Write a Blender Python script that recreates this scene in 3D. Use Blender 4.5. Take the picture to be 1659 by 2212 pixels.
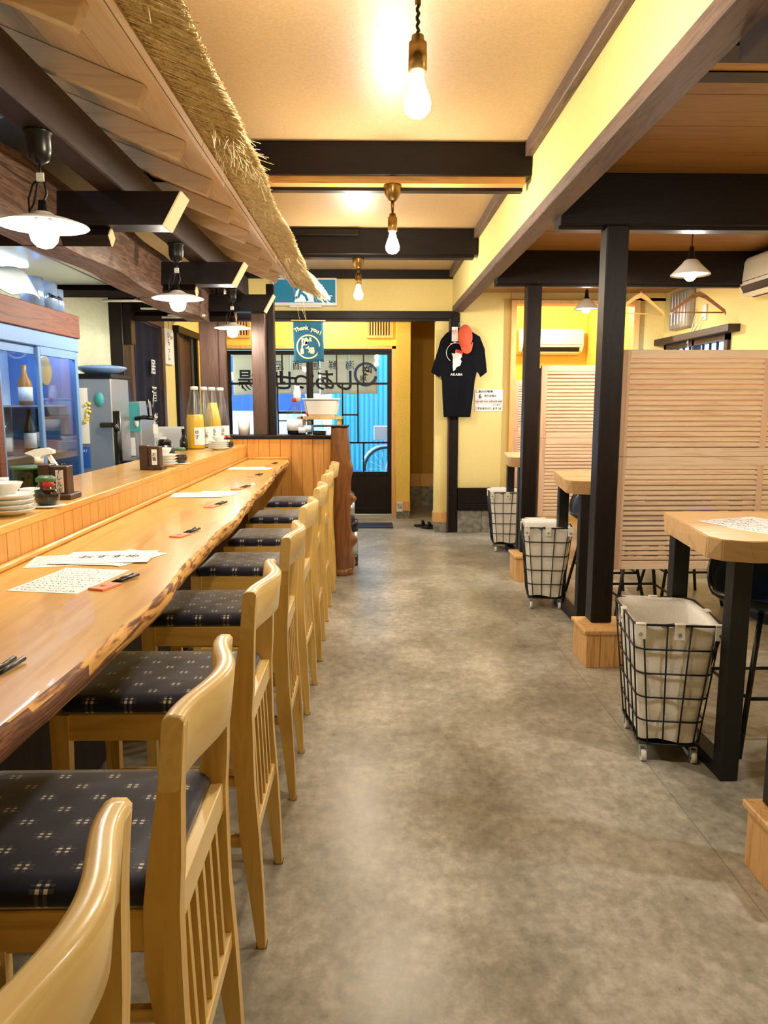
import bpy, bmesh, math, random
from mathutils import Vector, Matrix
random.seed(7)
sc = bpy.context.scene
for o in list(bpy.data.objects): bpy.data.objects.remove(o)
COL = sc.collection
PI = math.pi

# ---------------------------------------------------------------- camera, world, exposure
cam_d = bpy.data.cameras.new('camera'); cam = bpy.data.objects.new('camera', cam_d); COL.objects.link(cam)
cam_d.sensor_fit = 'VERTICAL'; cam_d.sensor_height = 36.0; cam_d.lens = 36.0*1600/2212; cam_d.clip_start = 0.02
pitch = math.atan(236/1600); yaw = math.asin(29.5/math.sqrt(29.5**2+236**2+1600**2))
cam.location = (0, 0, 1.35); cam.rotation_euler = (PI/2-pitch, 0, -yaw)
sc.camera = cam
sc.view_settings.view_transform = 'Standard'; sc.view_settings.look = 'None'
sc.view_settings.exposure = 0.15; sc.view_settings.gamma = 1.0; sc.view_settings.use_curve_mapping = False
sc.cycles.use_denoising = True; sc.cycles.use_adaptive_sampling = True; sc.cycles.adaptive_threshold = .02
sc.cycles.max_bounces = 7; sc.cycles.diffuse_bounces = 4; sc.cycles.glossy_bounces = 3
sc.cycles.transparent_max_bounces = 12; sc.cycles.transmission_bounces = 6
sc.cycles.sample_clamp_indirect = 4.0; sc.cycles.caustics_reflective = False; sc.cycles.caustics_refractive = False
wd = bpy.data.worlds.new('world'); sc.world = wd; wd.use_nodes = True
wd.node_tree.nodes['Background'].inputs[0].default_value = (0.36, 0.62, 1.0, 1)
wd.node_tree.nodes['Background'].inputs[1].default_value = 8.0
WARM = (1.0, 0.89, 0.71); WHITE = (1.0, 0.93, 0.84); COLD = (0.45, 0.68, 1.0)
P_AISLE, P_BAR, P_SIDE, P_KITCH = 640, 390, 1000, 8.0   # emission strengths of the bulbs and tube

# ---------------------------------------------------------------- materials
def S(c):  # sRGB 0-255 to linear
    return tuple(((v/255)/12.92 if v/255 <= .04045 else ((v/255+.055)/1.055)**2.4) for v in c) + (1,)
def newmat(name, col, rough=.5, metal=0, spec=.5, trans=0, emit=None, es=0, coat=0, ior=1.45):
    m = bpy.data.materials.new(name); m.use_nodes = True
    b = m.node_tree.nodes['Principled BSDF']
    b.inputs['Base Color'].default_value = S(col) if max(col) > 1.001 else tuple(col[:3])+(1,)
    b.inputs['Roughness'].default_value = rough; b.inputs['Metallic'].default_value = metal
    b.inputs['Specular IOR Level'].default_value = spec; b.inputs['Transmission Weight'].default_value = trans
    b.inputs['Coat Weight'].default_value = coat; b.inputs['IOR'].default_value = ior
    if emit: b.inputs['Emission Color'].default_value = emit[:3]+(1,); b.inputs['Emission Strength'].default_value = es
    return m
def nd(m, t, **k):
    n = m.node_tree.nodes.new(t)
    for a, v in k.items(): setattr(n, a, v)
    return n
def lk(m, a, b): m.node_tree.links.new(a, b)
def mth(m, op, a, b=None, c=None):
    n = nd(m, 'ShaderNodeMath', operation=op)
    for i, v in enumerate((a, b, c)):
        if v is None: continue
        if isinstance(v, (int, float)): n.inputs[i].default_value = v
        else: lk(m, v, n.inputs[i])
    return n.outputs[0]
def texmat(name, cols, scale=(1, 1, 1), nscale=5, detail=6, rough=.5, bump=0, dist=0, lo=.35, hi=.65, spec=.5, coat=0, metal=0, rrange=0, rand=0):
    """noise-driven colour ramp, stretched by scale"""
    m = newmat(name, cols[0], rough, metal, spec, coat=coat)
    b = m.node_tree.nodes['Principled BSDF']
    tc = nd(m, 'ShaderNodeTexCoord'); mp = nd(m, 'ShaderNodeMapping'); mp.inputs['Scale'].default_value = scale
    lk(m, tc.outputs['Object'], mp.inputs['Vector'])
    vec = mp.outputs[0]
    if rand:
        oi = nd(m, 'ShaderNodeObjectInfo'); cx = nd(m, 'ShaderNodeCombineXYZ')
        r = mth(m, 'MULTIPLY', oi.outputs['Random'], 37.0)
        for i in range(3): lk(m, r, cx.inputs[i])
        va = nd(m, 'ShaderNodeVectorMath', operation='ADD'); lk(m, vec, va.inputs[0]); lk(m, cx.outputs[0], va.inputs[1]); vec = va.outputs[0]
    nz = nd(m, 'ShaderNodeTexNoise'); nz.inputs['Scale'].default_value = nscale; nz.inputs['Detail'].default_value = detail
    nz.inputs['Distortion'].default_value = dist; lk(m, vec, nz.inputs['Vector'])
    cr = nd(m, 'ShaderNodeValToRGB'); e = cr.color_ramp.elements
    e[0].position = lo; e[1].position = hi; e[0].color = S(cols[0]); e[1].color = S(cols[-1])
    for i, c in enumerate(cols[1:-1]):
        q = e.new(lo+(hi-lo)*(i+1)/(len(cols)-1)); q.color = S(c)
    lk(m, nz.outputs['Fac'], cr.inputs[0]); lk(m, cr.outputs[0], b.inputs['Base Color'])
    if bump:
        bp = nd(m, 'ShaderNodeBump'); bp.inputs['Strength'].default_value = bump; bp.inputs['Distance'].default_value = .004
        lk(m, nz.outputs['Fac'], bp.inputs['Height']); lk(m, bp.outputs[0], b.inputs['Normal'])
    return m
def wood(name, cols, axis='Y', n=9, rough=.45, bump=.15, k=14, **kw):
    s = {'X': (1, k, k), 'Y': (k, 1, k), 'Z': (k, k, 1)}[axis]
    return texmat(name, cols, scale=s, nscale=n*.35, detail=7, rough=rough, bump=bump, dist=1.2, lo=.3, hi=.7, rand=1, **kw)

DK = [(13, 9, 8), (27, 19, 16), (19, 14, 12)]
darkX = wood('dark_wood_x', DK, 'X', rough=.42, spec=.25); darkY = wood('dark_wood_y', [(26, 16, 14), (48, 33, 29), (36, 24, 22)], 'Y', rough=.55); darkZ = wood('dark_wood_z', [(14, 10, 8), (30, 21, 18), (21, 15, 13)], 'Z', rough=.42, spec=.25)
oldY = wood('weathered_beam', [(58, 42, 38), (128, 100, 82), (84, 62, 52), (110, 84, 70)], 'Y', rough=.6, bump=.5, k=10)
postZ = wood('brown_post', [(48, 32, 26), (80, 56, 44), (62, 43, 35)], 'Z', rough=.5)
beamside = wood('right_beam_wood', [(62, 48, 42), (104, 84, 72), (78, 60, 54)], 'Y', rough=.55)
redwood = wood('fridge_top_wood', [(58, 24, 16), (108, 56, 34), (80, 38, 24)], 'Y', rough=.65)
counterW = wood('counter_wood', [(204, 148, 66), (226, 178, 96), (215, 162, 80)], 'Y', n=5, rough=.3, bump=.02, k=8, coat=.4)
riserW = wood('riser_board', [(196, 140, 66), (220, 168, 94), (208, 153, 80)], 'Z', rough=.42)
panelW = wood('panel_board', [(196, 130, 56), (222, 160, 80), (208, 144, 68)], 'Z', n=6, rough=.42)
bark = texmat('bark_edge', [(226, 176, 100), (214, 160, 86), (140, 90, 50), (96, 60, 36)], scale=(6, 1.2, 9), nscale=7, detail=8, rough=.7, bump=.6, dist=.8, lo=.40, hi=.66)
barkD = texmat('bark_dark', [(74, 46, 30), (150, 100, 66), (96, 62, 42), (130, 84, 54)], scale=(8, 1, 14), nscale=4, detail=8, rough=.75, bump=.8, dist=1.5)
chairZ = wood('chair_wood_z', [(196, 154, 72), (226, 188, 108), (210, 170, 88)], 'Z', n=5, rough=.32, bump=.03, k=9, coat=.2)
chairX = wood('chair_wood_x', [(192, 150, 70), (220, 182, 102), (206, 166, 86)], 'X', n=5, rough=.35, bump=.03, k=9)
chairY = wood('chair_wood_y', [(220, 184, 112), (236, 206, 140), (228, 194, 124)], 'Y', n=5, rough=.28, bump=.03, k=9, coat=.3)
roofX = wood('rafter_wood', [(228, 200, 164), (246, 226, 196), (236, 212, 178)], 'X', n=5, rough=.6)
roofY = wood('roof_board', [(226, 198, 162), (245, 224, 194), (235, 210, 176)], 'Y', n=6, rough=.6)
trimW = wood('light_trim', [(204, 150, 82), (228, 180, 112), (214, 164, 94)], 'Z', rough=.5)
tanX = wood('tan_groove_wood', [(170, 122, 62), (206, 156, 88), (186, 138, 74)], 'X', rough=.5)
cedar = wood('louvre_wood', [(216, 180, 146), (240, 214, 184), (228, 196, 164)], 'X', n=6, rough=.55, bump=.05)
cedarZ = wood('louvre_stile', [(204, 162, 130), (230, 192, 160), (216, 176, 144)], 'Z', n=6, rough=.55)
ceilR = wood('side_ceiling_board', [(120, 84, 44), (150, 108, 60), (134, 95, 52)], 'X', n=5, rough=.4, bump=.03)
plinW = wood('plinth_wood', [(196, 142, 84), (230, 186, 124), (208, 158, 98)], 'Z', n=8, rough=.5, bump=.1)
logW = texmat('log_wood', [(84, 48, 22), (132, 82, 40), (104, 62, 30), (54, 32, 18)], scale=(9, 9, 1.2), nscale=2.4, detail=6, rough=.3, bump=.25, dist=1.4, coat=.4, lo=.25, hi=.8)
tableW = wood('table_wood', [(206, 162, 108), (232, 194, 142), (220, 178, 124)], 'X', n=5, rough=.45, bump=.03, k=8)
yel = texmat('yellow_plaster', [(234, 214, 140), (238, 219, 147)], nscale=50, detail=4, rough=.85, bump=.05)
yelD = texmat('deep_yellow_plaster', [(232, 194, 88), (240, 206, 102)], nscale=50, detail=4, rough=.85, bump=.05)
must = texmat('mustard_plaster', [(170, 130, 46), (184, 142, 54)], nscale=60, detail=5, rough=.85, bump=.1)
ceilM = texmat('ceiling_board', [(192, 162, 118), (204, 174, 130)], nscale=90, detail=4, rough=.42, bump=.12)
green_w = texmat('kitchen_wall', [(196, 204, 176), (208, 214, 188)], nscale=30, rough=.6)
concr = texmat('concrete_base', [(110, 108, 98), (150, 148, 136)], nscale=20, detail=8, rough=.8, bump=.2)
black = newmat('black_metal', (12, 12, 13), .45); blackp = newmat('black_plastic', (14, 14, 15), .3)
brass = newmat('aged_brass', (140, 112, 66), .3, 1); steel = newmat('steel', (190, 198, 208), .28, .75); chrome = newmat('chrome', (220, 220, 225), .1, 1)
alu = newmat('fridge_aluminium', (96, 136, 190), .55, .1, spec=.3)
enam = newmat('white_enamel', (236, 236, 230), .2); cer = newmat('white_ceramic', (236, 236, 230), .15, coat=.5)
whitep = newmat('white_plastic', (228, 228, 222), .35); paper = newmat('paper', (238, 238, 236), .8); paper2 = newmat('paper_shade', (222, 224, 232), .8)
ink = newmat('ink', (40, 42, 52), .8); inkb = newmat('blue_ink', (60, 90, 140), .8); pink = newmat('pink_paper', (238, 150, 120), .7); redp = newmat('red_plastic', (200, 40, 30), .35)
redink = newmat('red_ink', (214, 70, 64), .8)
navyc = newmat('navy_cloth', (14, 18, 40), .95); teal = newmat('teal_cloth', (28, 88, 118), .85); cream = newmat('cream_print', (238, 222, 178), .8)
shirt = newmat('black_cotton', (14, 15, 22), .95, spec=.2); capm = newmat('coral_cotton', (222, 96, 66), .9); shoe = newmat('black_rubber', (16, 15, 15), .5)
canvas = texmat('canvas_cloth', [(234, 229, 218), (244, 240, 232)], nscale=160, detail=3, rough=.95, bump=.2)
acm = newmat('ac_plastic', (232, 224, 200), .4); greenp = newmat('green_plastic', (70, 104, 64), .4); darkbox = wood('dark_box_wood', [(40, 26, 20), (70, 46, 34), (54, 36, 27)], 'Z', rough=.45)
juice = newmat('yellow_juice', (250, 196, 30), .35); blackl = newmat('soy_sauce', (10, 6, 5), .1)
bottle_fr = newmat('frosted_bottle', (196, 204, 200), .45, trans=.35); teap = newmat('teal_paint', (70, 160, 170), .5)
bluebox = newmat('blue_box', (30, 90, 190), .5); seatblue = newmat('blue_leather', (16, 42, 84), .4)
def glassmat(name, tint=(1, 1, 1), refl=.08, rough=.02):
    m = bpy.data.materials.new(name); m.use_nodes = True; nt = m.node_tree; nt.nodes.clear()
    out = nd(m, 'ShaderNodeOutputMaterial'); mx = nd(m, 'ShaderNodeMixShader'); tr = nd(m, 'ShaderNodeBsdfTransparent'); gl = nd(m, 'ShaderNodeBsdfGlossy')
    tr.inputs[0].default_value = tint+(1,); gl.inputs['Roughness'].default_value = rough
    fr = nd(m, 'ShaderNodeLayerWeight'); fr.inputs[0].default_value = .5
    lk(m, mth(m, 'ADD', mth(m, 'MULTIPLY', mth(m, 'POWER', fr.outputs['Facing'], 5.0), .9), refl*.6), mx.inputs[0]); lk(m, tr.outputs[0], mx.inputs[1]); lk(m, gl.outputs[0], mx.inputs[2]); lk(m, mx.outputs[0], out.inputs[0])
    return m
glass = glassmat('window_glass', (.97, .98, 1), .05); glassb = glassmat('fridge_glass', (.88, .94, 1), .10); glassc = glassmat('clear_bottle', (.93, .95, .96), .12); glassg = glassmat('green_glass', (.25, .5, .3), .1)
def emis(name, c, s, base=(.9, .9, .9)): return newmat(name, base, .5, emit=c, es=s)
bulbA = emis('aisle_bulb', WARM, P_AISLE); bulbB = emis('bar_bulb', (1, .90, .76), P_BAR); bulbS = emis('side_bulb', WHITE, P_SIDE); tube_m = emis('cold_tube', COLD, P_KITCH)
bulbC = emis('clear_bulb', WHITE, 60); bulbE = emis('entrance_bulb', (1, .86, .6), P_AISLE*1.5)

# seat fabric: navy with small white woven dashes
def fabric():
    m = newmat('navy_kasuri', (18, 24, 52), .62, spec=.5); b = m.node_tree.nodes['Principled BSDF']
    b.inputs['Sheen Weight'].default_value = 1.0; b.inputs['Sheen Roughness'].default_value = .35
    tc = nd(m, 'ShaderNodeTexCoord'); sp = nd(m, 'ShaderNodeSeparateXYZ'); lk(m, tc.outputs['Object'], sp.inputs[0])
    x, y = sp.outputs[0], sp.outputs[1]
    PX, PY = .092, .078
    row = mth(m, 'FLOOR', mth(m, 'DIVIDE', y, PY/2))
    off = mth(m, 'MULTIPLY', mth(m, 'MODULO', mth(m, 'ADD', row, 100), 2), PX/2)
    fx = mth(m, 'SUBTRACT', mth(m, 'MODULO', mth(m, 'ADD', mth(m, 'ADD', x, 10*PX), off), PX), PX/2)
    fy = mth(m, 'SUBTRACT', mth(m, 'MODULO', mth(m, 'ADD', y, 10*PY), PY/2), PY/4)
    ax, ay = mth(m, 'ABSOLUTE', fx), mth(m, 'ABSOLUTE', fy)
    def band(v, a, c): return mth(m, 'MULTIPLY', mth(m, 'GREATER_THAN', v, a), mth(m, 'LESS_THAN', v, c))
    core = mth(m, 'MULTIPLY', band(ax, .0032, .0092), band(ay, .002, .0058))
    halo = mth(m, 'MULTIPLY', mth(m, 'MAXIMUM', mth(m, 'MULTIPLY', band(ax, .0032, .0092), band(ay, 0, .013)), mth(m, 'MULTIPLY', band(ax, 0, .018), band(ay, .002, .0058))), .07)
    mx = nd(m, 'ShaderNodeMix', data_type='RGBA'); lk(m, mth(m, 'MAXIMUM', core, halo), mx.inputs['Factor'])
    mx.inputs['A'].default_value = S((17, 22, 50)); mx.inputs['B'].default_value = S((225, 220, 205)); lk(m, mx.outputs['Result'], b.inputs['Base Color'])
    return m
fab = fabric()
def floor_mat():
    m = newmat('floor_concrete', (150, 145, 130), .4); b = m.node_tree.nodes['Principled BSDF']
    tc = nd(m, 'ShaderNodeTexCoord'); mp = nd(m, 'ShaderNodeMapping'); lk(m, tc.outputs['Object'], mp.inputs[0]); mp.inputs['Scale'].default_value = (1, .8, 1)
    n1 = nd(m, 'ShaderNodeTexNoise'); n1.inputs['Scale'].default_value = 1.9; n1.inputs['Detail'].default_value = 5; n1.inputs['Roughness'].default_value = .6; lk(m, mp.outputs[0], n1.inputs[0])
    n2 = nd(m, 'ShaderNodeTexNoise'); n2.inputs['Scale'].default_value = 24; n2.inputs['Detail'].default_value = 10; n2.inputs['Roughness'].default_value = .72; lk(m, mp.outputs[0], n2.inputs[0])
    f = mth(m, 'ADD', mth(m, 'MULTIPLY', n1.outputs[0], .55), mth(m, 'MULTIPLY', n2.outputs[0], .45))
    cr = nd(m, 'ShaderNodeValToRGB'); e = cr.color_ramp.elements; e[0].position = .36; e[1].position = .64
    e[0].color = S((118, 114, 100)); e[1].color = S((204, 199, 184)); q = e.new(.5); q.color = S((160, 155, 140)); lk(m, f, cr.inputs[0])
    # sheet seams
    br = nd(m, 'ShaderNodeTexBrick'); m2 = nd(m, 'ShaderNodeMapping'); m2.inputs['Location'].default_value = (-1.045, 30.3, 0); lk(m, tc.outputs['Object'], m2.inputs[0])
    m2.vector_type = 'POINT'; lk(m, m2.outputs[0], br.inputs['Vector']); br.inputs['Scale'].default_value = 1; br.inputs['Brick Width'].default_value = 1.82; br.inputs['Row Height'].default_value = 60
    br.offset = 0; br.inputs['Mortar Size'].default_value = .0018; br.inputs['Mortar Smooth'].default_value = 0
    mx = nd(m, 'ShaderNodeMix', data_type='RGBA'); lk(m, mth(m, 'MULTIPLY', br.outputs['Fac'], .45), mx.inputs['Factor']); lk(m, cr.outputs[0], mx.inputs['A']); mx.inputs['B'].default_value = S((50, 47, 40)); lk(m, mx.outputs['Result'], b.inputs['Base Color'])
    rr = nd(m, 'ShaderNodeMapRange'); rr.inputs[3].default_value = .2; rr.inputs[4].default_value = .42; lk(m, n2.outputs[0], rr.inputs[0]); lk(m, rr.outputs[0], b.inputs['Roughness'])
    bp = nd(m, 'ShaderNodeBump'); bp.inputs['Strength'].default_value = .06; bp.inputs['Distance'].default_value = .003; lk(m, n2.outputs[0], bp.inputs['Height']); lk(m, bp.outputs[0], b.inputs['Normal'])
    return m
floorM = floor_mat()
straw = texmat('straw', [(190, 166, 116), (234, 216, 170), (212, 192, 142), (246, 232, 194)], nscale=45, detail=2, rough=.8)
strawD = texmat('thatch_core', [(196, 172, 124), (226, 204, 158)], scale=(2, 20, 2), nscale=10, rough=.9, bump=.5)

# ---------------------------------------------------------------- mesh builder
class M:
    def __init__(s): s.b = bmesh.new()
    def box(s, x0, x1, y0, y1, z0, z1, bev=0, mi=0, seg=1):
        x0, x1 = min(x0, x1), max(x0, x1); y0, y1 = min(y0, y1), max(y0, y1); z0, z1 = min(z0, z1), max(z0, z1)
        v = [s.b.verts.new((x, y, z)) for x in (x0, x1) for y in (y0, y1) for z in (z0, z1)]
        fs = [s.b.faces.new([v[i] for i in q]) for q in ((0, 1, 3, 2), (4, 6, 7, 5), (0, 4, 5, 1), (2, 3, 7, 6), (0, 2, 6, 4), (1, 5, 7, 3))]
        for f in fs: f.material_index = mi
        if bev:
            es = list({e for f in fs for e in f.edges})
            bmesh.ops.bevel(s.b, geom=es, offset=bev, segments=seg, affect='EDGES', profile=.5)
        return s
    def poly(s, lo, hi, smooth=False):
        """loft between two equal rings"""
        a = [s.b.verts.new(p) for p in lo]; c = [s.b.verts.new(p) for p in hi]; n = len(a)
        s.b.faces.new(a[::-1]); s.b.faces.new(c)
        for i in range(n): s.b.faces.new((a[i], a[(i+1) % n], c[(i+1) % n], c[i])).smooth = smooth
        return s
    def prism(s, pts, axis, a0, a1):
        f = {'x': lambda p, a: (a, p[0], p[1]), 'y': lambda p, a: (p[0], a, p[1]), 'z': lambda p, a: (p[0], p[1], a)}[axis]
        return s.poly([f(p, a0) for p in pts], [f(p, a1) for p in pts])
    def loft(s, rings, smooth=True, cap=True, closed=True):
        R = [[s.b.verts.new(p) for p in r] for r in rings]; n = len(R[0])
        for a, c in zip(R, R[1:]):
            for i in range(n if closed else n-1): s.b.faces.new((a[i], a[(i+1) % n], c[(i+1) % n], c[i])).smooth = smooth
        if cap and closed: s.b.faces.new(R[0][::-1]); s.b.faces.new(R[-1])
        return s
    def tube(s, pts, r, seg=8, closed=False, cap=True):
        P = [Vector(p) for p in pts]; n = len(P); rs = r if isinstance(r, (list, tuple)) else [r]*n
        rings = []; up = None
        for i, p in enumerate(P):
            if closed: t = (P[(i+1) % n]-P[i-1])
            else: t = P[min(i+1, n-1)]-P[max(i-1, 0)]
            t.normalize()
            if up is None: up = t.orthogonal().normalized()
            else:
                up = up-t*up.dot(t)
                up = up.normalized() if up.length > 1e-6 else t.orthogonal().normalized()
            w = t.cross(up)
            rings.append([p+(up*math.cos(2*PI*k/seg)+w*math.sin(2*PI*k/seg))*rs[i] for k in range(seg)])
        if closed:
            R = [[s.b.verts.new(q) for q in rg] for rg in rings]
            for i in range(n):
                a, c = R[i], R[(i+1) % n]
                for k in range(seg): s.b.faces.new((a[k], a[(k+1) % seg], c[(k+1) % seg], c[k])).smooth = True
            return s
        return s.loft(rings, cap=cap)
    def lathe(s, prof, c=(0, 0, 0), seg=24, smooth=True, sq=1.0):
        rings = []
        for r, z in prof: rings.append([(c[0]+max(r, 1e-4)*math.cos(2*PI*k/seg), c[1]+sq*max(r, 1e-4)*math.sin(2*PI*k/seg), c[2]+z) for k in range(seg)])
        return s.loft(rings, smooth=smooth)
    def grid(s, fn, nu, nv, smooth=True):
        V = [[s.b.verts.new(fn(i/nu, j/nv)) for j in range(nv+1)] for i in range(nu+1)]
        for i in range(nu):
            for j in range(nv): s.b.faces.new((V[i][j], V[i+1][j], V[i+1][j+1], V[i][j+1])).smooth = smooth
        return s
    def xf(s, mat): bmesh.ops.transform(s.b, matrix=mat, verts=s.b.verts); return s

def wloc(p):
    v = Vector((0, 0, 0))
    while p is not None: v = v+p.location; p = p.parent
    return v
def O(name, m, mat, parent=None, label=None, cat=None, group=None, kind=None, solid=0, fixn=True):
    """link one mesh object; coordinates are given in scene space while its parent is unrotated"""
    b = m.b
    if fixn: bmesh.ops.recalc_face_normals(b, faces=b.faces)
    if parent is not None:
        off = wloc(parent)
        for v in b.verts: v.co -= off
        loc = Vector((0, 0, 0))
    else:
        xs = [v.co for v in b.verts]
        lo = Vector([min(c[i] for c in xs) for i in range(3)]); hi = Vector([max(c[i] for c in xs) for i in range(3)])
        loc = Vector(((lo.x+hi.x)/2, (lo.y+hi.y)/2, lo.z))
        if kind == 'structure': loc = Vector((0, 0, 0))
        for v in b.verts: v.co -= loc
    me = bpy.data.meshes.new(name); b.to_mesh(me); b.free()
    for q in (mat if isinstance(mat, (list, tuple)) else [mat]): me.materials.append(q)
    o = bpy.data.objects.new(name, me); COL.objects.link(o); o.location = loc
    if parent is not None: o.parent = parent
    if solid:
        md = o.modifiers.new('solidify', 'SOLIDIFY'); md.thickness = solid; md.offset = 0
    return tag(o, label, cat, group, kind)
def tag(o, label=None, cat=None, group=None, kind=None):
    if label: o['label'] = label
    if cat: o['category'] = cat
    if group: o['group'] = group
    if kind: o['kind'] = kind
    return o
def T(name, label, cat, loc=(0, 0, 0), group=None):
    o = bpy.data.objects.new(name, None); COL.objects.link(o); o.location = loc; o.empty_display_size = .1
    return tag(o, label, cat, group)
KIDS = {}
def dup(root, loc, rz=0, label=None, group=None, sc_=None):
    r = root.copy(); COL.objects.link(r); r.location = loc; r.rotation_euler = (0, 0, rz)
    if sc_: r.scale = (sc_,)*3
    if label: r['label'] = label
    if group: r['group'] = group
    for ch in list(root.children):
        c = ch.copy(); COL.objects.link(c); c.parent = r
        for g in list(ch.children):
            d = g.copy(); COL.objects.link(d); d.parent = c
    return r
def ST(name, m, mat): return O(name, m, mat, kind='structure')
def text(s, size, mat, loc, rot, parent, name='lettering', ext=.0006, align='CENTER', mirror=False, off=0, spacing=1):
    cu = bpy.data.curves.new('t', 'FONT'); cu.body = s; cu.size = size; cu.extrude = ext; cu.align_x = align; cu.align_y = 'CENTER'; cu.offset = off; cu.space_character = spacing
    cu.resolution_u = 3
    ob = bpy.data.objects.new('t', cu); COL.objects.link(ob)
    bpy.context.view_layer.update()
    me = bpy.data.meshes.new_from_object(ob.evaluated_get(bpy.context.evaluated_depsgraph_get()))
    bpy.data.objects.remove(ob)
    me.materials.clear(); me.materials.append(mat)
    mt = Matrix.Translation(Vector(loc)-(wloc(parent) if parent else Vector((0, 0, 0)))) @ rot.to_4x4()
    if mirror: mt = mt @ Matrix.Diagonal((-1, 1, 1, 1))
    me.transform(mt)
    if mirror: me.flip_normals()
    me.name = name
    o = bpy.data.objects.new(name, me); COL.objects.link(o); o.parent = parent
    return o
FRONT = Matrix.Rotation(PI/2, 3, 'X')            # text facing -Y
FACEX = Matrix.Rotation(PI/2, 3, 'Z') @ FRONT     # text facing +X
FLAT = Matrix.Identity(3)

# ---------------------------------------------------------------- setting
ST('floor', M().box(-2.15, 3.15, -1.6, 9.85, -.05, 0), floorM)
ST('ceiling', M().box(-2.15, .9, -1.6, 7.7, 2.66, 2.72), ceilM)
m = M()
for k in range(30):
    y = -1.5+k*.31
    if y < 7.5: m.box(.92, 3.1, y, y+.306, 2.45, 2.47)
m.box(.92, 3.1, -1.6, 7.7, 2.465, 2.72)
ST('ceiling_side', m, ceilR)
ST('ceiling_entrance', M().box(-2.15, 3.1, 7.7, 9.85, 2.55, 2.62), yel)
ST('wall_left', M().box(-2.15, -2.0, -1.6, 6.28, 0, 2.66).box(-2.15, -2, 7.2, 7.72, 0, 2.66).box(-2.15, -2, 8.62, 8.9, 0, 2.6).box(-2.15, -2, 6.28, 7.2, 2.07, 2.66).box(-2.15, -2, 7.72, 8.62, 2.09, 2.6), green_w)
ST('wall_left_lining', M().box(-2.0, -1.985, 7.2, 7.72, 0, 2.6).box(-2.0, -1.985, 6.02, 6.28, 0, 2.6).box(-2.0, -1.985, 6.28, 7.2, 2.09, 2.6).box(-2., -1.985, 8.6, 8.8, 0, 2.6).box(-2., -1.985, 7.72, 8.6, 2.12, 2.6), yel)
ST('wall_behind_camera', M().box(-2.15, 3.15, -1.7, -1.6, 0, 2.72), yel)
ST('wall_right', M().box(3.0, 3.15, -1.6, 6.25, 0, 2.5).box(3.0, 3.15, 7.6, 7.7, 0, 2.5).box(3, 3.15, 6.25, 7.6, 1.92, 2.5).box(3, 3.15, 6.25, 7.6, 0, 1.2), yel)
# plaster wall over the long beam on the right of the aisle
ST('wall_aisle_upper', M().box(.83, .915, -1.6, 7.7, 2.305, 2.66), yel)
# upper wall across the aisle end
ST('wall_end_upper', M().box(-2.0, .83, 7.68, 7.76, 2.26, 2.66), yel)
ST('trim_1', M().box(-2.0, .83, 7.64, 7.78, 2.185, 2.262, .004).box(-2, .83, 7.655, 7.77, 2.165, 2.185), darkX)
ST('trim_2', M().box(-1.3, .83, 7.63, 7.68, 2.575, 2.66, .003), darkX)
ST('trim_3', M().box(.79, .83, -1.6, 7.64, 2.59, 2.66, .003), beamside)
# entrance
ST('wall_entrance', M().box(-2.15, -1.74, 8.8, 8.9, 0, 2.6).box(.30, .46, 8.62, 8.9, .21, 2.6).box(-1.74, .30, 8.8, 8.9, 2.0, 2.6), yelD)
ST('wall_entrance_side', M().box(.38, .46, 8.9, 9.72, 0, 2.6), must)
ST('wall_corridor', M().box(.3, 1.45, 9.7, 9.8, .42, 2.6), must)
ST('baseboard_corridor', M().box(.46, 1.4, 9.685, 9.7, .26, .43, .003), trimW)
ST('baseboard_corridor_concrete', M().box(.46, 1.4, 9.68, 9.7, 0, .26), concr)
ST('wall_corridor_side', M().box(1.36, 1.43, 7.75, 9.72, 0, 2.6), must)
ST('wall_passage', M().box(.665, .81, 7.68, 7.8, .2, 2.17), yel)
ST('baseboard_passage', M().box(.655, .81, 7.665, 7.81, .105, .215, .003), trimW)
ST('baseboard_passage_concrete', M().box(.668, .81, 7.672, 7.8, 0, .105), concr)
ST('baseboard_entrance', M().box(.295, .465, 8.605, 8.8, .09, .21, .003), trimW)
ST('baseboard_entrance_concrete', M().box(.305, .46, 8.615, 8.8, 0, .09), concr)
ST('wall_shirt', M().box(.91, 1.43, 7.70, 7.8, .46, 2.55), yel)
ST('baseboard_shirt', M().box(.91, 1.48, 7.66, 7.8, .30, .47, .002).box(.91, 1.48, 7.64, 7.8, .235, .30, .003), darkX)
ST('baseboard_shirt_concrete', M().box(.91, 1.16, 7.655, 7.8, 0, .235, .003).box(1.163, 1.5, 7.66, 7.8, 0, .235, .003), concr)
# alcove opening at the far right
m = M().box(1.42, 1.475, 7.62, 7.8, 0, 2.37, .003).box(2.66, 2.72, 7.62, 7.8, 0, 2.37, .003).box(1.475, 2.66, 7.62, 7.8, 2.33, 2.37, .003)
ST('trim_4', m, trimW)
ST('wall_alcove_upper', M().box(1.43, 3.15, 7.69, 7.8, 2.37, 2.55).box(2.70, 3.15, 7.69, 7.8, 0, 2.4), yel)
ST('wall_alcove', M().box(1.43, 1.45, 7.8, 9.6, 0, 2.6).box(1.43, 2.75, 9.5, 9.6, 0, 2.6).box(2.72, 2.75, 7.8, 9.6, 0, 2.6), yelD)

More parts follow.
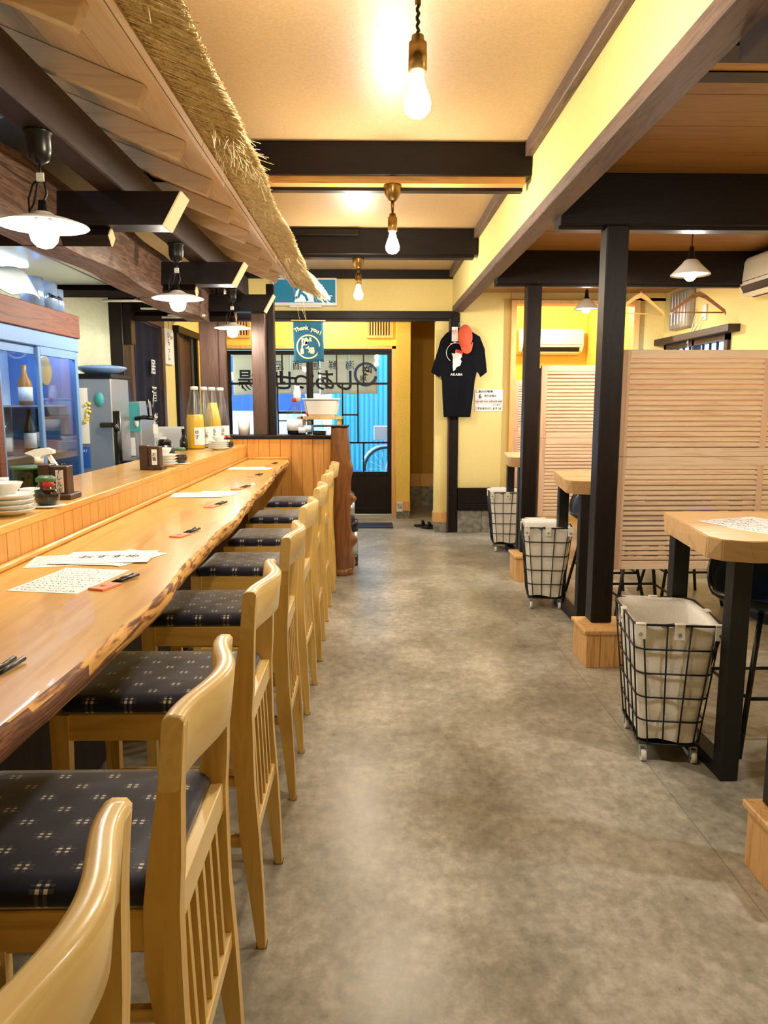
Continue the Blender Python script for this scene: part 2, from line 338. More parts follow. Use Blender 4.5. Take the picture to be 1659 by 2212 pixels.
# ---------------------------------------------------------------- beams and pillars
def beam(m, mat, label, group='dark roof beams'): return O('beam', m, mat, label=label, cat='beam', group=group)
m = M().box(.825, .935, -1.5, 7.64, 2.25, 2.308, .004)
for k in range(len(m.b.verts)): pass
beam(m, beamside, 'long brown beam under the yellow plaster, running the length of the aisle on the right')
t = T('ceiling_crossbeam', 'dark ceiling crossbeam over the aisle nearest the camera, with a tan groove strip under it', 'beam', (0, 4.05, 2.44), 'crossbeams over the aisle')
O('crossbeam', M().box(-1.3, .826, 3.98, 4.12, 2.497, 2.66, .004), darkX, t)
O('groove_strip', M().box(-1.3, .80, 4.0, 4.07, 2.462, 2.497), tanX, t, label='tan groove strip')
O('lower_rail', M().box(-1.3, .80, 4.07, 4.12, 2.445, 2.497), darkX, t)
t = T('ceiling_crossbeam', 'second dark ceiling crossbeam over the aisle, the one behind the middle bulb', 'beam', (0, 5.95, 2.45), 'crossbeams over the aisle')
O('crossbeam', M().box(-1.3, .826, 5.87, 6.0, 2.47, 2.66, .004), darkX, t)
O('lower_rail', M().box(-1.3, .80, 5.9, 5.99, 2.45, 2.47), darkX, t)
O('batten', M().box(-1.2, -.08, 5.83, 5.87, 2.60, 2.645, .003), darkX, t)
t = T('ceiling_crossbeam', 'dark ceiling crossbeam just above the camera, over the nearest aisle bulb', 'beam', (0, 2.1, 2.45), 'crossbeams over the aisle')
O('crossbeam', M().box(-1.3, .826, 1.60, 1.74, 2.497, 2.66, .004), darkX, t)
# side room crossbeams
beam(M().box(.93, 3.0, 3.76, 3.89, 2.21, 2.45, .004).box(.93, 3, 3.8, 3.88, 2.195, 2.21), darkX, 'deep black crossbeam of the side room over the large louvred screen')
beam(M().box(.93, 3.0, 5.6, 5.73, 2.215, 2.45, .004).box(.93, 3, 5.64, 5.7, 2.2, 2.215), darkX, 'deep black crossbeam of the side room from which the coat hangers hang')
t = T('beam', 'black crossbeam with a tan groove strip at the top right corner of the picture', 'beam', (1.9, 2.5, 2.35), 'dark roof beams')
O('crossbeam', M().box(.93, 3.0, 2.38, 2.50, 2.41, 2.45, .003), darkX, t)
O('groove_strip', M().box(.93, 3.0, 2.53, 2.60, 2.43, 2.452), tanX, t, label='tan groove strip')
O('lower_rail', M().box(.93, 3.0, 2.60, 2.68, 2.425, 2.452), darkX, t)
beam(M().box(.93, 3.0, 1.85, 2.0, 2.2, 2.45, .004), darkX, 'black crossbeam of the side room over the nearest pillar')
def pillar(y, label, z0=.2, plinth=True, x0=1.16, x1=1.27, w=.11):
    t = T('wooden_pillar', label, 'pillar', ((x0+x1)/2, y, 0), 'dark pillars of the side room')
    O('post', M().box(x0, x1, y, y+w, z0 if plinth else 0, 2.21, .006), darkZ, t)
    if plinth:
        m = M()
        xs = [1.102, 1.176, 1.25, 1.325]
        for a, c in zip(xs, xs[1:]): m.box(a+.001, c-.001, y-.125, y+.12, 0, .178, .002)
        O('plinth', m, plinW, t, label='light wood plinth')
        O('plinth_cap', M().box(1.09, 1.337, y-.137, y+.132, .178, .2, .004), plinW, t, label='light wood cap board')
    return t
pillar(3.76, 'dark square pillar on a wooden plinth, standing beside the nearest wheeled laundry basket')
pillar(5.62, 'dark square pillar behind the middle laundry basket')
pillar(1.88, 'dark square pillar on a wooden plinth at the right edge of the picture', x0=1.135, x1=1.25)
t = T('wooden_pillar', 'dark pillar at the aisle end behind the hanging T-shirt', 'pillar', (.855, 7.7, 0), 'dark pillars of the side room')
O('post', M().box(.80, .905, 7.665, 7.775, 0, 2.25, .004), darkZ, t)
O('edge_strip', M().box(.795, .812, 7.64, 7.67, 0, 2.2, .003), postZ, t)

# ---------------------------------------------------------------- bar roof, beams over the bar
m = M().box(-1.085, -.98, -1.0, 6.2, 2.185, 2.345, .006)
beam(m, darkY, 'long dark beam over the bar that carries the thatched eave and the bar lamps')
m = M()
for yy in [i*.25 for i in range(-4, 25)]: pass
def fat(u, v):
    y = -1+7.05*u; a = v*4
    w = .012*math.sin(y*2.1)+.006*math.sin(y*7); ct = [(-1.26, 1.985), (-1.245, 2.23), (-1.40, 2.27), (-1.46, 2.13), (-1.42, 1.985)]
    n = len(ct); p = v*n; i = int(p) % n; f = p-int(p); A, B = ct[i], ct[(i+1) % n]
    return (A[0]*(1-f)+B[0]*f+w, y, A[1]*(1-f)+B[1]*f+w*.6)
rings = []
for i in range(57):
    u = i/56; rings.append([fat(u, k/5) for k in range(5)])
m.loft(rings, smooth=False)
beam(m, oldY, 'thick weathered log beam with open grain over the kitchen side of the bar')
def cross(y, label):
    t = T('bar_crossbeam', label, 'beam', (-1.2, y, 2.0), 'crossbeams over the bar')
    O('crossbeam', M().prism([(-2.0, 2.055), (-.833, 2.055), (-.758, 2.184), (-2.0, 2.184)], 'y', y, y+.13), darkX, t)
    O('cut_end', M().prism([(-.832, 2.053), (-.757, 2.184), (-.750, 2.184), (-.825, 2.053)], 'y', y-.002, y+.132), paper_cut, t, label='pale cut end')
    dm = [(y+.065+a, 2.022+b) for a, b in ((0, -.038), (.036, 0), (0, .038), (-.036, 0))]
    O('lower_beam', M().prism(dm, 'x', -2.0, -1.06), darkX, t); O('lower_cut_end', M().prism(dm, 'x', -1.06, -1.054), paper_cut, t, label='pale diamond cut end')
paper_cut = newmat('cut_wood_face', (232, 204, 158), .7)
cross(3.12, 'dark crossbeam with pale cut ends under the eave, nearer one')
cross(4.62, 'dark crossbeam with pale cut ends under the eave, middle one')
cross(5.96, 'dark crossbeam above the bar end post')
ev = T('thatched_eave', 'straw thatched eave with pale rafters hanging over the bar counter', 'roof', (-.7, 3, 2.3))
def rz(x): return 2.265+(-.72-x)*.39
k = 0
for i in range(11):
    y = 1.0+i*.5 if i < 10 else 5.95
    m = M().prism([(-.732, rz(-.732)), (-1.35, rz(-1.35)), (-1.35, rz(-1.35)+.076), (-.704, rz(-.704)+.076)], 'y', y, y+.042)
    bmesh.ops.bevel(m.b, geom=m.b.edges[:], offset=.002, segments=1, affect='EDGES')
    O('rafter', m, roofX, ev)
m = M()
for a, c in ((-.60, -.80), (-.802, -.99), (-.992, -1.18), (-1.182, -1.35)):
    m.prism([(a, rz(a)+.078), (c, rz(c)+.078), (c, rz(c)+.090), (a, rz(a)+.090)], 'y', -.6, 6.15)
O('sheathing', m, roofY, ev)
O('fascia_board', M().prism([(-.606, 2.262), (-.586, 2.262), (-.586, 2.30), (-.606, 2.30)], 'y', -.6, 6.15).prism([(-.628, 2.268), (-.61, 2.262), (-.61, 2.282), (-.628, 2.288)], 'y', -.6, 6.15), roofY, ev)
m = M(); random.seed(3)
R = []
def tip(y):
    v = .009*math.sin(y*3.1+1)+.006*math.sin(y*8.3)
    if 2.6 < y < 3.2: v += .025*math.sin((y-2.6)/.6*PI)
    if y > 5.8: v += (y-5.8)*.18
    return v
for i in range(70):
    y = -.6+i*6.85/69; e = tip(y)
    R.append([(-.584, y, 2.274), (-.425+e, y, 2.215-.37*e), (-.418+e, y, 2.232-.37*e), (-.505+e*.6, y, 2.365), (-1.15, y, 2.62), (-1.30, y, 2.64), (-1.30, y, 2.592), (-.60, y, 2.316), (-.584, y, 2.305)])
m.loft(R, smooth=False)
O('thatch', m, strawD, ev, label='thatched straw layer')
m = M(); bmr = m.b
def blade(p, d, L, r):
    d = Vector(d).normalized(); p = Vector(p); s = d.orthogonal().normalized(); w = d.cross(s)
    q = p+d*L; ang = random.random()*6
    a = [bmr.verts.new(p+(s*math.cos(ang+k*2.1)+w*math.sin(ang+k*2.1))*r) for k in range(3)]
    c = [bmr.verts.new(q+(s*math.cos(ang+k*2.1)+w*math.sin(ang+k*2.1))*r*.8) for k in range(3)]
    for k in range(3): bmr.faces.new((a[k], a[(k+1) % 3], c[(k+1) % 3], c[k]))
    bmr.faces.new(c)
def tuft(x): return 2.272-.37*(x+.584)
for i in range(15000):
    y = random.uniform(.5, 6.24); e = tip(y); d = Vector((.93, random.gauss(0, .035), -.344+random.gauss(0, .012)))
    x0 = random.uniform(-.586, -.45); L = min(random.uniform(.05, .17), (-.413+e+random.gauss(0, .006)-x0)/.93)
    if L > .01: blade((x0, y, tuft(x0)-random.uniform(.000, .006)), d, L, random.uniform(.0012, .0024))
for i in range(4200):   # cut ends along the outer rim and the top face
    y = random.uniform(.5, 6.25); e = tip(y); f = random.random()
    blade((-.468+e-.08*f, y, 2.232-.37*e+.12*f), (.93, random.gauss(0, .08), -.30+random.gauss(0, .06)), random.uniform(.05, .068), random.uniform(.0014, .0024))
for i in range(2500):
    y = random.uniform(.5, 6.2); x0 = random.uniform(-1.1, -.62); blade((x0, y, 2.372-.40*(x0+.505)), (.93, random.gauss(0, .06), -.33+random.gauss(0, .03)), random.uniform(.08, .15), .002)
for cy, n in ((2.62, 90), (2.8, 110), (2.98, 50), (5.15, 40), (4.6, 24), (6.1, 60), (3.5, 16), (1.75, 14)):
    for i in range(n):
        y = random.gauss(cy, .07); e = tip(y); x0 = random.uniform(-.57, -.43)+e
        blade((x0, y, tuft(x0)-.004), (random.uniform(-.1, .9), random.uniform(-.7, .5), random.uniform(-.75, .0)), random.uniform(.03, .10), .0014)
O('straw_blade', m, straw, ev, kind='stuff', fixn=False)
# posts at the end of the bar
t = T('end_post', 'brown square post standing on the end panel of the bar', 'post', (-.88, 6.07, 1.09), 'posts at the end of the bar')
O('post', M().box(-.945, -.835, 6.04, 6.15, 1.09, 2.05, .004), postZ, t)
t = T('end_post', 'narrow dark post right behind the brown post of the end panel', 'post', (-.79, 6.2, 0), 'posts at the end of the bar')
O('post', M().box(-.835, -.775, 6.14, 6.22, 1.09, 2.29, .003), darkZ, t)
t = T('end_post', 'brown kitchen post left of the entrance window, carrying the weathered log beam', 'post', (-1.3, 6.2, 0), 'posts at the end of the bar')
O('post', M().box(-1.37, -1.225, 6.10, 6.22, 0, 2.46, .004), postZ, t)
O('edge_strip', M().box(-1.225, -1.17, 6.14, 6.2, 0, 2.42, .003), postZ, t)

# ---------------------------------------------------------------- bar counter
def edge(y):
    pts = [(-1.2, -.50), (.4, -.49), (1.0, -.505), (1.54, -.50), (2.4, -.525), (3.2, -.55), (4.2, -.595), (5.2, -.64), (5.99, -.66)]
    for (a, b), (c, d) in zip(pts, pts[1:]):
        if y <= c: f = (y-a)/(c-a); return b+(d-b)*f+.007*math.sin(y*4.7)+.004*math.sin(y*11+1)
    return pts[-1][1]
t = T('bar_counter', 'long yellow wooden bar counter slab with a live bark edge', 'counter', (-.8, 3, 0))
m = M(); R = []; n = 150; ys = [-1.2+7.19*i/n for i in range(n+1)]
for y in ys: e = edge(y); R.append([(-1.01, y, .82), (-1.01, y, .90), (e-.006, y, .90), (e-.008, y, .895), (e-.075, y, .815)])
m.loft(R, smooth=False)
O('counter_slab', m, counterW, t)
m = M(); V = []
random.seed(5)
ph = [random.random()*6 for _ in range(8)]
for i, y in enumerate([-1.2+7.19*i/420 for i in range(421)]):
    e = edge(y); near = 1 if y < 1.45 else 0
    j = [.002*math.sin(y*19+ph[0]+k)+.001*math.sin(y*41+k*2.3) for k in range(6)]
    pr = [(0, .9006), (.006, .893), (.006, .872), (-.008, .850), (-.030, .828), (-.062, .812)]
    V.append([(e+a+(j[k] if k else 0)*1.2-.001, y, z+(j[k]*.4 if k else 0)) for k, (a, z) in enumerate(pr)]+[(e-.08, y, .812), (e-.02, y, .899)])
m.loft(V, smooth=True); bmesh.ops.recalc_face_normals(m.b, faces=m.b.faces)
for f in m.b.faces:
    c = f.calc_center_median(); f.material_index = 1 if c.y < 1.15+.25*math.sin(c.z*60) else 0
O('live_edge', m, [bark, barkD], t, label='rough bark edge')
m = M()
for i in range(94):
    y = -1.2+i*.0768
    if y < 5.95: m.box(-1.015, -1.003, y+.001, min(y+.0758, 5.99), .90, 1.0, .0015)
O('riser', m, riserW, t)
O('quarter_round', M().tube([(-.993, -1.2, .909), (-.993, 5.99, .909)], .010, 10), counterW, t)
O('quarter_round', M().tube([(-.99, 5.985, .908), (-.66, 5.985, .908)], .008, 10), counterW, t)
O('upper_shelf', M().box(-1.36, -.998, -1.2, 5.99, .995, 1.02, .003), counterW, t)
O('front_board', M().box(-1.03, -1.0, -1.2, 5.99, .02, .82), darkZ, t)
O('kitchen_board', M().box(-1.36, -1.33, -1.2, 5.99, .02, .995), darkZ, t)
t = T('counter_partition', 'vertical board partition with a dark cap closing off the far end of the bar', 'panel', (-.7, 6.0, 0))
m = M()
for i in range(13):
    x = -1.165+i*.0875
    if x < -.27: m.box(x+.001, min(x+.0865, -.25), 6.0, 6.02, 0, 1.062, .0015)
O('panel_boards', m, panelW, t)
O('cap', M().box(-1.165, -.24, 5.985, 6.24, 1.062, 1.09, .003), darkX, t, label='dark cap board')
O('back_frame', M().box(-1.16, -.27, 6.02, 6.2, .02, 1.06), darkX, t)
# log post
m = M(); R = []
for i in range(61):
    z = 1.165*i/60
    rr = .074+.013*(1-z)+.006*math.sin(z*9)
    ring = []
    for k in range(36):
        a = 2*PI*k/36; r = rr*(1+.03*math.sin(3*a+z*2)+.02*math.sin(5*a-z*3))
        for (kz, ka, kh, kw) in ((.60, .1, .052, .035), (.27, -.1, .050, .05), (.84, -.25, .018, .05), (.08, .2, .03, .08), (.45, -2.4, .015, .05)):
            da = (a-ka+PI) % (2*PI)-PI; r += kh*math.exp(-(da/.45)**2)*math.exp(-((z-kz)/kw)**2)
        ring.append((-.245+.012*math.sin(z*2.4)+r*math.cos(a), 5.80+r*math.sin(a), z))
    R.append(ring)
m.loft(R)
t = T('log_post', 'varnished knotty tree trunk post standing at the aisle end of the bar', 'post', (-.245, 5.8, 0))
O('trunk', m, logW, t)
O('base_sleeve', M().lathe([(.108, 0), (.1, .02), (.1, .045), (.092, .05)], (-.245, 5.8, 0), 36), logW, t)
O('tray', M().box(-.44, -.165, 5.72, 5.9, 1.166, 1.178, .004), black, t, label='thin black top tray')

# ---------------------------------------------------------------- bar chairs
def make_chair():
    t = T('bar_chair', 'c', 'chair', (0, 0, 0), 'wooden bar chairs along the counter')
    prof = [(.897, -.004, .030), (.803, -.008, .026), (.69, -.027, .022), (.62, -.036, .017), (.526, -.038, .017), (.43, -.026, .018), (.30, -.021, .026), (.15, -.002, .032), (0, .014, .036)]
    prof[0] = (.905, .002, .034)
    for s in (-1, 1):
        y0 = .157 if s > 0 else -.187
        lo = [(a, y0, z) for z, a, c in prof]+[(c, y0, z) for z, a, c in prof[::-1]]
        hi = [(x, y0+.03, z) for x, y, z in lo]
        m = M().poly(lo, hi); bmesh.ops.bevel(m.b, geom=m.b.edges[:], offset=.0025, segments=1, affect='EDGES')
        bmesh.ops.triangulate(m.b, faces=[f for f in m.b.faces if len(f.verts) > 6])
        lg = O('rear_leg', m, chairZ, t)
        O('foot_pad', M().box(.013, .037, y0+.002, y0+.028, -.0005, .006), black, lg)
        lo = [(-.462, y0, .618), (-.462+.045, y0, .618), (-.435, y0, .0), (-.462, y0, .0)]
        O('front_leg', M().poly(lo, [(x, y0+.03, z) for x, y, z in lo]), chairZ, t)
        O('side_rail', M().box(-.43, -.035, y0+.004, y0+.026, .552, .618, .002), chairX, t)
        O('side_stretcher', M().box(-.44, -.01, y0+.007, y0+.023, .27, .30, .002), chairX, t)
        O('side_stretcher', M().box(-.44, -.02, y0+.007, y0+.023, .43, .452, .002), chairX, t)
    O('rear_rail', M().box(-.012, .012, -.16, .16, .575, .632, .002), chairY, t)
    O('lower_rail', M().box(-.002, .020, -.16, .16, .285, .318, .002), chairY, t)
    O('front_rail', M().box(-.462, -.44, -.16, .16, .56, .618, .002), chairY, t)
    O('footrest', M().box(-.462, -.436, -.16, .16, .25, .28, .002), chairY, t)
    for k in range(5):
        y = -.105+k*.0525
        lo = [(-.006, y-.008, .58), (.008, y-.008, .58), (.008, y+.008, .58), (-.006, y+.008, .58)]
        hi = [(.003, y-.008, .315), (.017, y-.008, .315), (.017, y+.008, .315), (.003, y+.008, .315)]
        O('back_slat', M().poly(hi, lo), chairZ, t)
    m = M(); R = []
    for i in range(29):
        q = i/28; y = -.1886+.3772*q; e = min(q, 1-q)
        bow = .036*(.5-.5*math.cos(2*PI*min(1, max(0, (q-.04)/.92))))
        dz = .006*math.sin(PI*q); h = .098+.012*abs(q-.5)*2
        xo, xi = .034+bow, .008+bow*.93
        zt = .915+dz; zb = zt-h
        R.append([(xi-.004, y, zt-.004), (xi+.004, y, zt+.001), (xo-.006, y, zt+.001), (xo, y, zt-.006), (xo-.010, y, zb+.004), (xo-.014, y, zb), (xi-.012, y, zb), (xi-.014, y, zb+.006)])
    m.loft(R)
    for f in m.b.faces: f.smooth = len(f.verts) == 4
    O('crest_rail', m, chairY, t)
    m = M()
    def rr(hx, hy, r, z, n=5, cx=-.228):
        pts = []
        for (sx, sy, a0) in ((1, 1, 0), (-1, 1, 90), (-1, -1, 180), (1, -1, 270)):
            for k in range(n+1):
                a = math.radians(a0+90*k/n); pts.append((cx+sx*(hx-r)+r*math.cos(a), sy*(hy-r)+r*math.sin(a), z))
        return pts
    m.loft([rr(.208, .176, .02, .618), rr(.216, .184, .025, .628), rr(.216, .184, .028, .640), rr(.208, .177, .028, .651), rr(.18, .15, .03, .658), rr(.09, .07, .03, .661)])
    O('seat_cushion', m, fab, t)
    return t
ch = make_chair()
cys = [.585, 1.172, 1.862, 2.56, 3.265, 3.94, 4.66, 5.38]
cl = ['pale wooden bar chair nearest the camera, only its curved backrest showing at the bottom left',
      'wooden bar chair with navy patterned seat, second from the camera',
      'wooden bar chair with navy patterned seat, third from the camera', 'wooden bar chair with navy patterned seat, fourth from the camera',
      'wooden bar chair with navy patterned seat, fifth from the camera', 'wooden bar chair with navy patterned seat, third from the end panel',
      'wooden bar chair with navy patterned seat, last but one before the end panel', 'wooden bar chair farthest from the camera, beside the log post']
for i, (y, l) in enumerate(zip(cys, cl)):
    if i == 0: ch.location = (-.30, y, 0); ch['label'] = l
    else: dup(ch, (-.30+(.004 if i % 2 else 0), y, 0), math.radians([0, 0, 0, .5, -1, .7, -.6, 1.2][i]), l)

# ---------------------------------------------------------------- lamps
def bulb_prof(r, h): return [(r*.38, 0), (r*.42, -.1*h), (r*.55, -.28*h), (r*.82, -.48*h), (r, -.68*h), (r*.93, -.84*h), (r*.6, -.96*h), (r*.02, -h)]
def aisle_lamp(x, y, ztop, zb, label):
    t = T('pendant_lamp', label, 'lamp', (x, y, ztop), 'bare bulb pendants over the aisle')
    O('ceiling_cup', M().lathe([(.0, 0), (.046, 0), (.046, -.01), (.04, -.045), (.022, -.075), (.01, -.082), (0, -.082)], (x, y, ztop), 24), brass, t)
    O('cord_grip', M().lathe([(0, 0), (.009, 0), (.008, -.045), (0, -.045)], (x, y, ztop-.08), 12), brass, t)
    pts = [(x+.0025*math.sin(i*1.3), y+.0025*math.cos(i*1.3), ztop-.1-(ztop-.1-zb-.085)*i/24) for i in range(25)]
    O('cord', M().tube(pts, .0045, 6), black, t)
    O('socket', M().lathe([(0, .088), (.016, .086), (.018, .07), (.024, .068), (.025, .0), (.02, -.004), (0, -.004)], (x, y, zb), 24), brass, t)
    O('bulb', M().lathe(bulb_prof(.036, .115), (x, y, zb), 14), bulbA, t)
aisle_lamp(.127, 2.1, 2.50, 2.215, 'bare bulb in a brass socket, nearest to the camera of the aisle pendants')
aisle_lamp(.118, 4.03, 2.462, 2.235, 'bare bulb pendant under the first ceiling crossbeam, middle one of the aisle')
aisle_lamp(-.09, 5.93, 2.45, 2.255, 'bare bulb pendant under the second crossbeam, farthest over the aisle')
def bar_lamp(y, label, rot=0):
    x = -1.032; t = T('pendant_lamp', label, 'lamp', (x, y, 2.186), 'saucer shade pendants over the bar')
    cup = [(0, 0), (.043, 0), (.043, -.008), (.038, -.012), (.038, -.06), (.03, -.085), (.012, -.098), (0, -.098)]
    O('ceiling_cap', M().lathe(cup, (x, y, 2.186), 24), blackp, t)
    O('cord', M().tube([(x, y, 2.09), (x, y, 2.05)], .004, 6).tube([(x, y, 2.05), (x-.03, y+.01, 2.03), (x-.05, y+.02, 1.99), (x-.05, y+.02, 1.95), (x-.03, y+.01, 1.975), (x-.018, y, 2.0), (x-.01, y, 2.03), (x, y, 2.05), (x+.012, y, 2.035), (x+.016, y, 2.0), (x+.004, y, 1.975), (x, y, 1.95)], .004, 6), black, t)
    O('cord_clip', M().box(x-.012, x+.014, y-.008, y-.003, 2.035, 2.062, .002), cer, t)
    O('socket', M().lathe([(0, 1.98), (.011, 1.98), (.014, 1.95), (.024, 1.945), (.026, 1.92), (0, 1.92)], (x, y, 0), 20), blackp, t)
    O('lamp_shade', M().lathe([(.024, 1.945), (.03, 1.942), (.05, 1.928), (.09, 1.921), (.135, 1.905), (.137, 1.902), (.133, 1.902), (.09, 1.915), (.05, 1.922), (.024, 1.935)], (x, y, 0), 40), enam, t)
    O('bulb', M().lathe([(.014, 1.925), (.018, 1.915), (.03, 1.908), (.040, 1.893), (.043, 1.876), (.038, 1.855), (.024, 1.84), (.002, 1.834)], (x, y, 0), 14), bulbB, t)
bar_lamp(2.47, 'white saucer shade lamp over the bar, nearest the camera at the left edge')
bar_lamp(4.12, 'white saucer shade lamp over the bar, middle of the three')
bar_lamp(5.72, 'white saucer shade lamp over the bar, farthest, beside the end post')
t = T('pendant_lamp', 'clear glass bulb lamp hanging beyond the farthest saucer lamp', 'lamp', (-1.15, 6.5, 2.3))
O('socket', M().lathe([(0, 2.66), (.012, 2.66), (.012, 2.33), (.03, 2.32), (.03, 2.27), (0, 2.27)], (-1.15, 6.5, 0), 16), blackp, t)
O('bulb', M().lathe([(.02, 2.275), (.045, 2.24), (.058, 2.2), (.05, 2.16), (.025, 2.135), (.002, 2.13)], (-1.15, 6.5, 0), 16), bulbC, t)
def side_lamp(x, y, zt, z, r, label):
    t = T('pendant_lamp', label, 'lamp', (x, y, zt), 'cone shade pendants of the side room')
    O('cord', M().tube([(x, y, zt), (x, y, z+.17)], .004, 6).tube([(x+.012+.012*math.cos(a*.6), y, zt-.03+.02*math.sin(a*.6)) for a in range(11)], .003, 6), black, t)
    O('socket', M().lathe([(0, .18), (.014, .178), (.018, .12), (.03, .10), (.032, .065), (0, .065)], (x, y, z), 20), blackp, t)
    O('lamp_shade', M().lathe([(.03, .10), (.04, .095), (.06, .07), (r, .012), (r, .006), (.06, .062), (.03, .088)], (x, y, z), 36), enam, t)
    O('bulb', M().lathe([(.014, .07), (.03, .05), (.038, .02), (.034, -.008), (.018, -.026), (.002, -.03)], (x, y, z), 14), bulbS, t)
side_lamp(1.985, 4.72, 2.45, 2.125, .118, 'white cone shade lamp hanging in front of the coat hangers')
side_lamp(1.98, 6.95, 2.45, 2.19, .11, 'small white cone shade lamp hanging before the alcove with the air conditioner')
side_lamp(1.9, 1.7, 2.45, 2.13, .118, 'added white cone shade lamp over the nearest table, unseen, lighting the near right')  # extra pendant added out of view to light the near right side
t = T('ceiling_lamp', 'small bulb on the entrance ceiling beyond the lintel', 'lamp', (-.5, 8.3, 2.55))
O('holder', M().lathe([(0, 0), (.05, 0), (.05, -.03), (0, -.03)], (-.5, 8.3, 2.55), 20), enam, t)
O('bulb', M().lathe([(.02, -.03), (.04, -.06), (.03, -.1), (.002, -.11)], (-.5, 8.3, 2.55), 14), bulbE, t)
t = T('ceiling_lamp', 'small bulb on the ceiling of the far alcove', 'lamp', (2.1, 8.6, 2.55))
O('holder', M().lathe([(0, 0), (.05, 0), (.05, -.03), (0, -.03)], (2.1, 8.6, 2.55), 20), enam, t)
O('bulb', M().lathe([(.02, -.03), (.04, -.06), (.03, -.1), (.002, -.11)], (2.1, 8.6, 2.55), 14), bulbE, t)
t = T('fluorescent_lamp', 'cold white tube lamp on the kitchen ceiling above the fridge', 'lamp', (-1.72, 2.6, 2.66))
O('housing', M().box(-1.79, -1.65, 1.6, 3.6, 2.62, 2.66, .004), enam, t)
O('tube', M().tube([(-1.72, 1.65, 2.595), (-1.72, 3.55, 2.595)], .016, 10), tube_m, t)

# ---------------------------------------------------------------- louvred screens
def make_screen(x0, label):
    y0, y1 = 3.838, 3.872; x1 = 2.96
    t = T('louvre_screen', label, 'screen', ((x0+x1)/2, 3.855, .47), 'louvred wooden screens between the tables')
    for (z0, z1) in ((1.072, 1.618), (.47, 1.070)):
        bays = [(x0, 2.045), (2.045, x1)]
        O('stile', M().box(x0, x0+.045, y0, y1, z0, z1, .003), cedarZ, t)
        O('stile', M().box(x1-.045, x1, y0, y1, z0, z1, .003), cedarZ, t)
        O('stile', M().box(2.03, 2.062, y0, y1, z0+.04, z1-.04, .003), cedarZ, t)
        O('rail', M().box(x0+.045, x1-.045, y0, y1, z1-.045, z1, .003), cedar, t)
        O('rail', M().box(x0+.045, x1-.045, y0, y1, z0, z0+.045, .003), cedar, t)
        for (a, c) in ((x0+.045, 2.03), (2.062, x1-.045)):
            m = M(); n = int((z1-z0-.09)/.0262); p = (z1-z0-.09)/n
            for i in range(n):
                zc = z0+.045+p*(i+.5)
                m.prism([(y0+.003, zc-.006), (y0+.003, zc+.009), (y0+.007, zc+.012), (y1-.006, zc-.006), (y1-.006, zc-.015), (y0+.006, zc-.0075)], 'x', a, c)
            O('slats', m, cedar, t)
    O('leg', M().box(x0-.004, x0+.012, y1-.004, y1+.05, .40, 1.6, .003), cedarZ, t)
    return t
s0 = make_screen(1.288, 'large louvred cedar screen beside the nearest pillar pair, behind the nearest table')
dup(s0, (s0.location.x, s0.location.y+1.80, s0.location.z+.01), 0, 'louvred wooden screen behind the middle table, seen between two dark pillars')
dup(s0, (s0.location.x+.20, s0.location.y+4.0, s0.location.z), 0, 'louvred wooden screen in the far alcove, only a sliver showing', sc_=.97)

# ---------------------------------------------------------------- side tables, chairs
def make_table():
    t = T('dining_table', 'nearest thick wooden dining table on black square steel legs, with menus on it', 'table', (1.9, 2.7, 0), 'thick wooden tables in the side room')
    top = [(1.225, 3.05), (1.15, 2.47), (1.17, 2.40), (1.235, 2.365), (1.5, 2.352), (2.65, 2.36), (2.65, 3.05)]
    bot = [(1.236, 3.05), (1.175, 2.53), (1.205, 2.47), (1.30, 2.43), (1.5, 2.425), (2.65, 2.43), (2.65, 3.05)]
    m = M().poly([(x, y, .812) for x, y in bot], [(x, y, .90) for x, y in top]); bmesh.ops.bevel(m.b, geom=m.b.edges[:], offset=.004, segments=2, affect='EDGES')
    O('table_top', m, tableW, t)
    for x in (1.255, 2.42):
        O('leg', M().box(x, x+.065, 2.475, 2.54, 0, .812, .003), black, t)
        O('leg', M().box(x, x+.065, 2.98, 3.04, 0, .812, .003), black, t)
        O('foot_bar', M().box(x, x+.065, 2.54, 2.98, 0, .05, .002), black, t)
    return t
tb = make_table()
dup(tb, (1.9, 2.7+1.88, 0), 0, 'middle thick wooden dining table, partly hidden behind the dark pillar')
dup(tb, (1.9, 2.7+3.76, 0), 0, 'farthest thick wooden dining table, only its left corner showing')
def make_seat():
    t = T('bucket_chair', 'c', 'chair', (0, 0, 0), 'dark bucket bar chairs at the side tables')
    def shell(u, v):
        a = 2*PI*u; r = .245*(v**.6); back = max(0, -math.sin(a))
        h = .55+.20*(v**3)*(.25+.9*back**1.2)
        return (r*math.cos(a)*1.0, r*math.sin(a)*.95-.0*back, h)
    O('seat_shell', M().grid(shell, 36, 9), seatblue, t, solid=.018)
    rim = [(shell(u/40, 1)) for u in range(40)]
    O('shell_rim', M().tube(rim, .013, 8, closed=True), blackp, t)
    for sx in (-1, 1):
        for sy in (-1, 1): O('leg', M().tube([(sx*.11, sy*.11, .555), (sx*.21, sy*.21, 0)], .011, 8), black, t)
    q = [(-.165, -.165), (.165, -.165), (.165, .165), (-.165, .165)]
    O('footrest_ring', M().tube([(a, b, .22) for a, b in q], .008, 6, closed=True), black, t)
    O('seat_frame', M().tube([(a*.68, b*.68, .55) for a, b in q], .010, 6, closed=True), black, t)
    return t
bs = make_seat()
